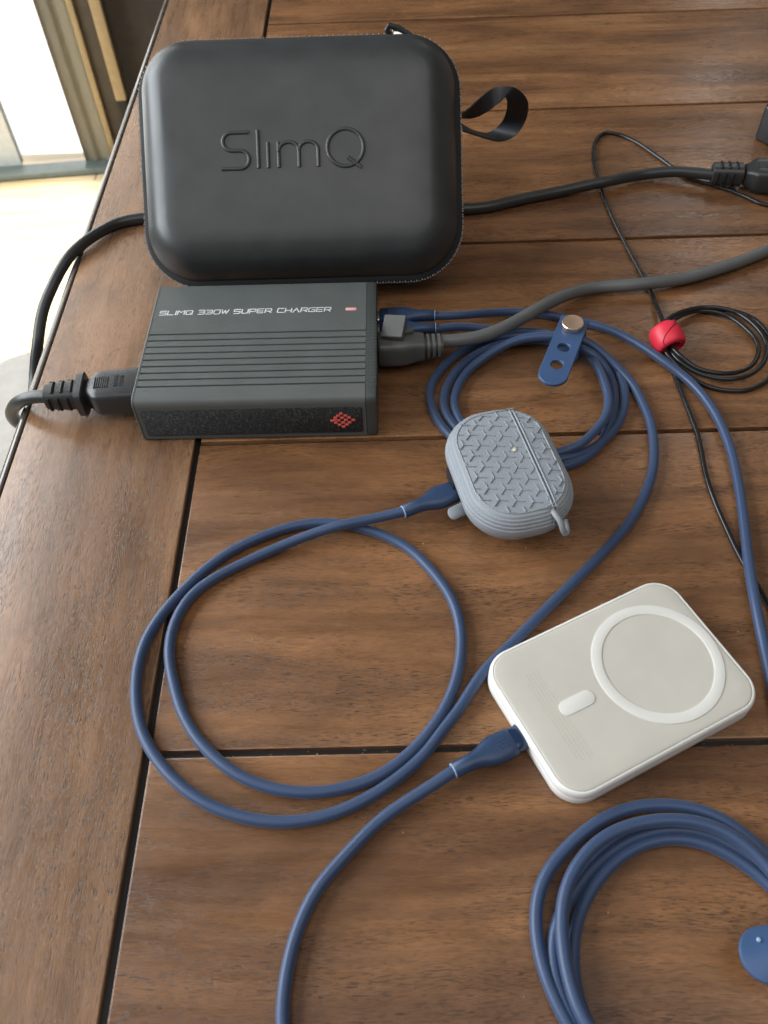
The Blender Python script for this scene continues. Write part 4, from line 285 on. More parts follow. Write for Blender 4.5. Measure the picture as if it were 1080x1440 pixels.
'grey_cable': [(29,367.6,15),(30.98,367.79,14.88),(32.96,367.99,14.76),(34.94,368.21,14.63),(36.91,368.47,14.5),(38.88,368.76,14.37),(40.84,369.1,14.23),(42.78,369.5,14.09),(44.72,369.97,13.94),(46.63,370.5,13.78),(48.53,371.1,13.62),(50.4,371.76,13.47),(52.25,372.5,13.31),(54.07,373.29,13.16),(55.87,374.14,13.01),(57.64,375.05,12.88),(59.38,376,12.75),(61.11,376.99,12.64),(62.81,378.02,12.53),(64.49,379.09,12.44),(66.16,380.19,12.36),(67.8,381.31,12.29),(69.43,382.46,12.22),(71.04,383.63,12.15),(72.64,384.82,12.08),(74.22,386.03,12.02),(75.79,387.26,11.95),(77.35,388.5,11.87),(78.89,389.76,11.79),(80.43,391.03,11.7),(81.96,392.3,11.6),(83.47,393.59,11.49),(84.98,394.89,11.37),(86.49,396.19,11.24),(87.99,397.49,11.09),(89.49,398.79,10.93),(90.99,400.09,10.76),(92.49,401.39,10.58),(94,402.69,10.38),(95.5,403.98,10.16),(97.01,405.26,9.93),(98.52,406.54,9.69),(100.04,407.8,9.44),(101.57,409.06,9.17),(103.11,410.29,8.89),(104.66,411.51,8.6),(106.22,412.71,8.31),(107.8,413.89,8.01),(109.4,415.05,7.71),(111.01,416.17,7.4),(112.65,417.27,7.09),(114.31,418.32,6.79),(116,419.34,6.5),(117.73,420.3,6.21),(119.48,421.21,5.94),(121.27,422.06,5.7),(123.1,422.82,5.48),(124.96,423.5,5.3),(126.87,424.08,5.17),(128.8,424.55,5.08),(130.76,424.91,5.05),(132.74,425.15,5.07),(134.73,425.29,5.14),(136.72,425.35,5.26),(138.7,425.33,5.4),(140.69,425.26,5.57),(142.67,425.16,5.76),(144.65,425.05,5.94),(146.64,424.94,6.12),(148.62,424.86,6.28),(150.61,424.82,6.41),(152.6,424.82,6.51),(154.59,424.89,6.57),(156.58,425.01,6.59),(158.57,425.2,6.57),(160.54,425.44,6.51),(162.51,425.75,6.41),(164.47,426.11,6.28),(166.41,426.51,6.13),(168.35,426.95,5.95),(170.28,427.42,5.76),(172.2,427.91,5.57),(174.12,428.42,5.37),(176.03,428.94,5.19),(177.95,429.48,5.02),(179.86,430.03,4.86),(181.76,430.59,4.72),(183.67,431.16,4.6),(185.57,431.75,4.49),(187.47,432.36,4.41),(189.36,432.98,4.34),(191.25,433.63,4.29),(193.13,434.29,4.25),(195,434.97,4.22),(196.87,435.66,4.21),(198.73,436.37,4.2),(200.59,437.09,4.19),(202.45,437.82,4.19),(204.3,438.55,4.19),(206.15,439.3,4.19),(208,440.05,4.19),(209.84,440.8,4.19),(211.68,441.57,4.2),(213.52,442.34,4.2),(215.35,443.13,4.2),(217.18,443.92,4.2),(219,444.73,4.2),(220.82,445.55,4.2),(222.63,446.39,4.2),(224.43,447.24,4.2),(226.23,448.1,4.2),(228.02,448.97,4.2),(229.81,449.86,4.2),(231.59,450.76,4.2),(233.36,451.67,4.2),(235.13,452.59,4.2),(236.9,453.51,4.2),(238.66,454.45,4.2),(240.42,455.39,4.2),(242.17,456.33,4.2),(243.92,457.28,4.2),(245.68,458.23,4.2),(247.43,459.19,4.2),(249.18,460.14,4.2),(250.92,461.1,4.2),(252.67,462.07,4.2),(254.41,463.03,4.2),(256.15,464,4.2),(257.89,464.98,4.2),(259.63,465.95,4.2),(261.37,466.93,4.2),(263.1,467.92,4.2),(264.83,468.91,4.2),(266.56,469.9,4.2),(268.28,470.9,4.2),(270,471.91,4.2),(271.72,472.92,4.2),(273.44,473.94,4.2),(275.15,474.96,4.2),(276.86,475.99,4.2),(278.56,477.02,4.2),(280.26,478.06,4.2),(281.96,479.1,4.2),(283.66,480.15,4.2),(285.35,481.2,4.2),(287.04,482.26,4.2),(288.73,483.32,4.2),(290.42,484.38,4.2),(292.11,485.44,4.2),(293.79,486.5,4.2),(295.48,487.57,4.2),(297.16,488.64,4.2),(298.85,489.7,4.2),(300.53,490.77,4.2),(302.22,491.83,4.2),(303.9,492.9,4.2)],
'power_cable': [(-189,332.5,14),(-190.95,332.85,13.74),(-192.91,333.2,13.46),(-194.85,333.55,13.14),(-196.79,333.88,12.75),(-198.7,334.2,12.25),(-200.58,334.5,11.63),(-202.41,334.81,10.89),(-204.18,335.16,10.02),(-205.87,335.56,9.01),(-207.46,336.02,7.89),(-208.95,336.56,6.67),(-210.36,337.13,5.37),(-211.7,337.72,4),(-212.98,338.31,2.58),(-214.21,338.87,1.11),(-215.41,339.4,-0.41),(-216.55,339.91,-1.98),(-217.63,340.41,-3.59),(-218.62,340.93,-5.25),(-219.51,341.5,-6.95),(-220.28,342.11,-8.69),(-220.94,342.77,-10.46),(-221.49,343.49,-12.25),(-221.95,344.24,-14.05),(-222.35,345.05,-15.83),(-222.72,345.91,-17.6),(-223.05,346.83,-19.35),(-223.35,347.8,-21.08),(-223.62,348.82,-22.78),(-223.86,349.88,-24.46),(-224.08,350.99,-26.11),(-224.3,352.15,-27.73),(-224.52,353.36,-29.31),(-224.78,354.63,-30.84),(-225.08,355.97,-32.3),(-225.42,357.37,-33.69),(-225.81,358.82,-35),(-226.25,360.33,-36.25),(-226.72,361.88,-37.43),(-227.22,363.46,-38.55),(-227.73,365.08,-39.62),(-228.26,366.72,-40.63),(-228.8,368.38,-41.61),(-229.34,370.07,-42.54),(-229.88,371.78,-43.44),(-230.41,373.5,-44.3),(-230.94,375.25,-45.12),(-231.47,377.01,-45.92),(-231.99,378.79,-46.68),(-232.51,380.57,-47.42),(-233.04,382.37,-48.13),(-233.57,384.18,-48.81),(-234.09,386,-49.45),(-234.61,387.84,-50.05),(-235.12,389.7,-50.58),(-235.61,391.59,-51.05),(-236.07,393.5,-51.42),(-236.5,395.44,-51.67),(-236.88,397.4,-51.78),(-237.2,399.38,-51.72),(-237.45,401.35,-51.48),(-237.64,403.29,-51.06),(-237.76,405.2,-50.47),(-237.82,407.06,-49.73),(-237.82,408.86,-48.85),(-237.75,410.58,-47.83),(-237.61,412.19,-46.65),(-237.38,413.66,-45.31),(-237.07,414.96,-43.82),(-236.67,416.09,-42.22),(-236.22,417.11,-40.55),(-235.72,418.07,-38.87),(-235.19,419.01,-37.18),(-234.64,419.96,-35.51),(-234.06,420.92,-33.85),(-233.47,421.9,-32.2),(-232.9,422.91,-30.58),(-232.34,423.99,-28.99),(-231.83,425.17,-27.45),(-231.39,426.48,-26),(-231.01,427.9,-24.64),(-230.7,429.42,-23.38),(-230.41,431,-22.18),(-230.11,432.6,-21.01),(-229.77,434.18,-19.82),(-229.39,435.73,-18.62),(-228.96,437.25,-17.39),(-228.48,438.76,-16.16),(-227.96,440.25,-14.94),(-227.4,441.75,-13.73),(-226.8,443.25,-12.55),(-226.15,444.76,-11.41),(-225.44,446.27,-10.29),(-224.7,447.78,-9.22),(-223.93,449.31,-8.17),(-223.15,450.85,-7.16),(-222.37,452.42,-6.19),(-221.6,454.01,-5.26),(-220.84,455.65,-4.38),(-220.11,457.31,-3.54),(-219.38,459,-2.74),(-218.66,460.7,-1.99),(-217.92,462.42,-1.26),(-217.17,464.14,-0.56),(-216.41,465.86,0.12),(-215.62,467.58,0.78),(-214.81,469.3,1.41),(-213.98,471.02,2.01),(-213.11,472.74,2.55),(-212.22,474.46,3.04),(-211.29,476.18,3.47),(-210.33,477.9,3.83),(-209.33,479.61,4.13),(-208.31,481.32,4.37),(-207.28,483.02,4.57),(-206.22,484.72,4.73),(-205.16,486.41,4.85),(-204.09,488.1,4.93),(-203.01,489.79,4.97),(-201.93,491.47,4.96),(-200.83,493.15,4.92),(-199.72,494.81,4.85),(-198.59,496.46,4.76),(-197.44,498.1,4.66),(-196.26,499.71,4.55),(-195.07,501.32,4.45),(-193.86,502.91,4.34),(-192.63,504.49,4.23),(-191.37,506.04,4.12),(-190.05,507.54,4.01),(-188.65,508.97,3.91),(-187.16,510.3,3.82),(-185.55,511.5,3.75),(-183.85,512.54,3.7),(-182.06,513.43,3.67),(-180.2,514.18,3.66),(-178.29,514.8,3.66),(-176.36,515.32,3.66),(-174.41,515.76,3.68),(-172.45,516.16,3.69),(-170.47,516.51,3.69),(-168.5,516.83,3.7),(-166.52,517.11,3.7),(-164.53,517.36,3.7),(-162.54,517.58,3.7),(-160.54,517.76,3.7),(-158.55,517.91,3.7),(-156.55,518.05,3.7),(-154.55,518.16,3.7),(-152.55,518.26,3.7),(-150.55,518.35,3.7),(-148.55,518.42,3.7),(-146.55,518.49,3.7),(-144.55,518.55,3.7),(-142.54,518.6,3.7),(-140.54,518.65,3.7),(-138.54,518.7,3.7),(-136.54,518.75,3.7),(-134.54,518.79,3.7),(-132.54,518.84,3.7),(-130.53,518.89,3.7),(-128.53,518.94,3.7),(-126.53,518.98,3.7),(-124.53,519.02,3.7),(-122.53,519.06,3.7),(-120.52,519.09,3.7),(-118.52,519.11,3.7),(-116.52,519.14,3.7),(-114.52,519.15,3.7),(-112.51,519.17,3.7),(-110.51,519.18,3.7),(-108.51,519.19,3.7),(-106.51,519.19,3.7),(-104.51,519.2,3.7),(-102.5,519.2,3.7),(-100.5,519.19,3.7),(-98.5,519.19,3.7),(-96.5,519.18,3.7),(-94.49,519.17,3.7),(-92.49,519.16,3.7),(-90.49,519.14,3.7),(-88.49,519.13,3.7),(-86.48,519.11,3.7),(-84.48,519.09,3.7),(-82.48,519.06,3.7),(-80.48,519.04,3.7),(-78.47,519.01,3.7),(-76.47,518.98,3.7),(-74.47,518.95,3.7),(-72.47,518.92,3.7),(-70.47,518.89,3.7),(-68.46,518.85,3.7),(-66.46,518.82,3.7),(-64.46,518.78,3.7),(-62.46,518.73,3.7),(-60.46,518.69,3.7),(-58.45,518.64,3.7),(-56.45,518.59,3.7),(-54.45,518.53,3.7),(-52.45,518.46,3.7),(-50.45,518.39,3.7),(-48.45,518.32,3.7),(-46.45,518.24,3.7),(-44.45,518.16,3.7),(-42.44,518.08,3.7),(-40.44,517.99,3.7),(-38.44,517.9,3.7),(-36.44,517.81,3.7),(-34.44,517.72,3.7),(-32.44,517.62,3.7),(-30.44,517.53,3.7),(-28.44,517.43,3.7),(-26.44,517.33,3.7),(-24.44,517.23,3.7),(-22.44,517.13,3.7),(-20.44,517.04,3.7),(-18.44,516.94,3.7),(-16.44,516.84,3.7),(-14.44,516.75,3.7),(-12.44,516.65,3.7),(-10.44,516.56,3.7),(-8.44,516.47,3.7),(-6.44,516.39,3.7),(-4.44,516.31,3.7),(-2.44,516.23,3.7),(-0.44,516.16,3.7),(1.56,516.09,3.7),(3.56,516.03,3.7),(5.57,515.98,3.7),(7.57,515.93,3.7),(9.57,515.89,3.7),(11.57,515.85,3.7),(13.57,515.82,3.7),(15.58,515.8,3.7),(17.58,515.77,3.7),(19.58,515.76,3.7),(21.58,515.74,3.7),(23.59,515.73,3.7),(25.59,515.73,3.7),(27.59,515.73,3.7),(29.59,515.73,3.7),(31.6,515.74,3.7),(33.6,515.75,3.7),(35.6,515.77,3.7),(37.6,515.79,3.7),(39.6,515.82,3.7),(41.61,515.86,3.7),(43.61,515.9,3.7),(45.61,515.94,3.7),(47.61,515.98,3.7),(49.61,516.02,3.7),(51.62,516.06,3.7),(53.62,516.09,3.7),(55.62,516.12,3.7),(57.62,516.18,3.7),(59.62,516.27,3.7),(61.62,516.41,3.7),(63.61,516.6,3.7),(65.6,516.87,3.7),(67.57,517.2,3.7),(69.53,517.61,3.7),(71.48,518.08,3.7),(73.41,518.61,3.69),(75.33,519.18,3.69),(77.24,519.79,3.69),(79.13,520.43,3.69),(81.02,521.09,3.68),(82.91,521.77,3.68),(84.79,522.45,3.68),(86.68,523.13,3.68),(88.56,523.8,3.68),(90.45,524.46,3.68),(92.35,525.1,3.69),(94.25,525.72,3.69),(96.16,526.32,3.7),(98.08,526.91,3.7),(100,527.48,3.7),(101.92,528.05,3.7),(103.84,528.61,3.7),(105.76,529.16,3.69),(107.69,529.71,3.69),(109.62,530.26,3.69),(111.55,530.79,3.7),(113.48,531.32,3.71),(115.41,531.83,3.73),(117.35,532.34,3.76),(119.29,532.82,3.81),(121.24,533.3,3.88),(123.19,533.75,3.96),(125.14,534.17,4.07),(127.1,534.58,4.21),(129.06,534.95,4.37),(131.02,535.3,4.56),(132.98,535.63,4.77),(134.95,535.94,4.99),(136.92,536.25,5.21),(138.88,536.55,5.43),(140.85,536.86,5.65),(142.82,537.17,5.85),(144.78,537.49,6.04),(146.75,537.81,6.23),(148.72,538.13,6.4),(150.69,538.46,6.57),(152.66,538.8,6.71),(154.62,539.19,6.82),(156.57,539.63,6.9),(158.5,540.15,6.92),(160.42,540.74,6.89),(162.3,541.41,6.81),(164.16,542.15,6.68),(165.99,542.95,6.52),(167.8,543.78,6.32),(169.6,544.62,6.12),(171.4,545.47,5.9),(173.22,546.29,5.7),(175.05,547.08,5.5),(176.9,547.82,5.34),(178.79,548.47,5.2),(180.71,549.04,5.12),(182.66,549.5,5.09),(184.63,549.86,5.12),(186.61,550.11,5.2),(188.6,550.28,5.32),(190.59,550.36,5.49),(192.59,550.37,5.68),(194.58,550.32,5.89),(196.56,550.2,6.12),(198.55,550.02,6.34),(200.52,549.79,6.56),(202.5,549.51,6.76),(204.46,549.18,6.95),(206.42,548.79,7.12),(208.36,548.33,7.28),(210.29,547.82,7.44),(212.21,547.26,7.59),(214.11,546.65,7.74),(216,546,7.88),(217.88,545.33,8.02),(219.75,544.64,8.16),(221.62,543.94,8.3),(223.49,543.23,8.44),(225.36,542.54,8.58),(227.24,541.85,8.72),(229.12,541.17,8.86),(231,540.5,9)],
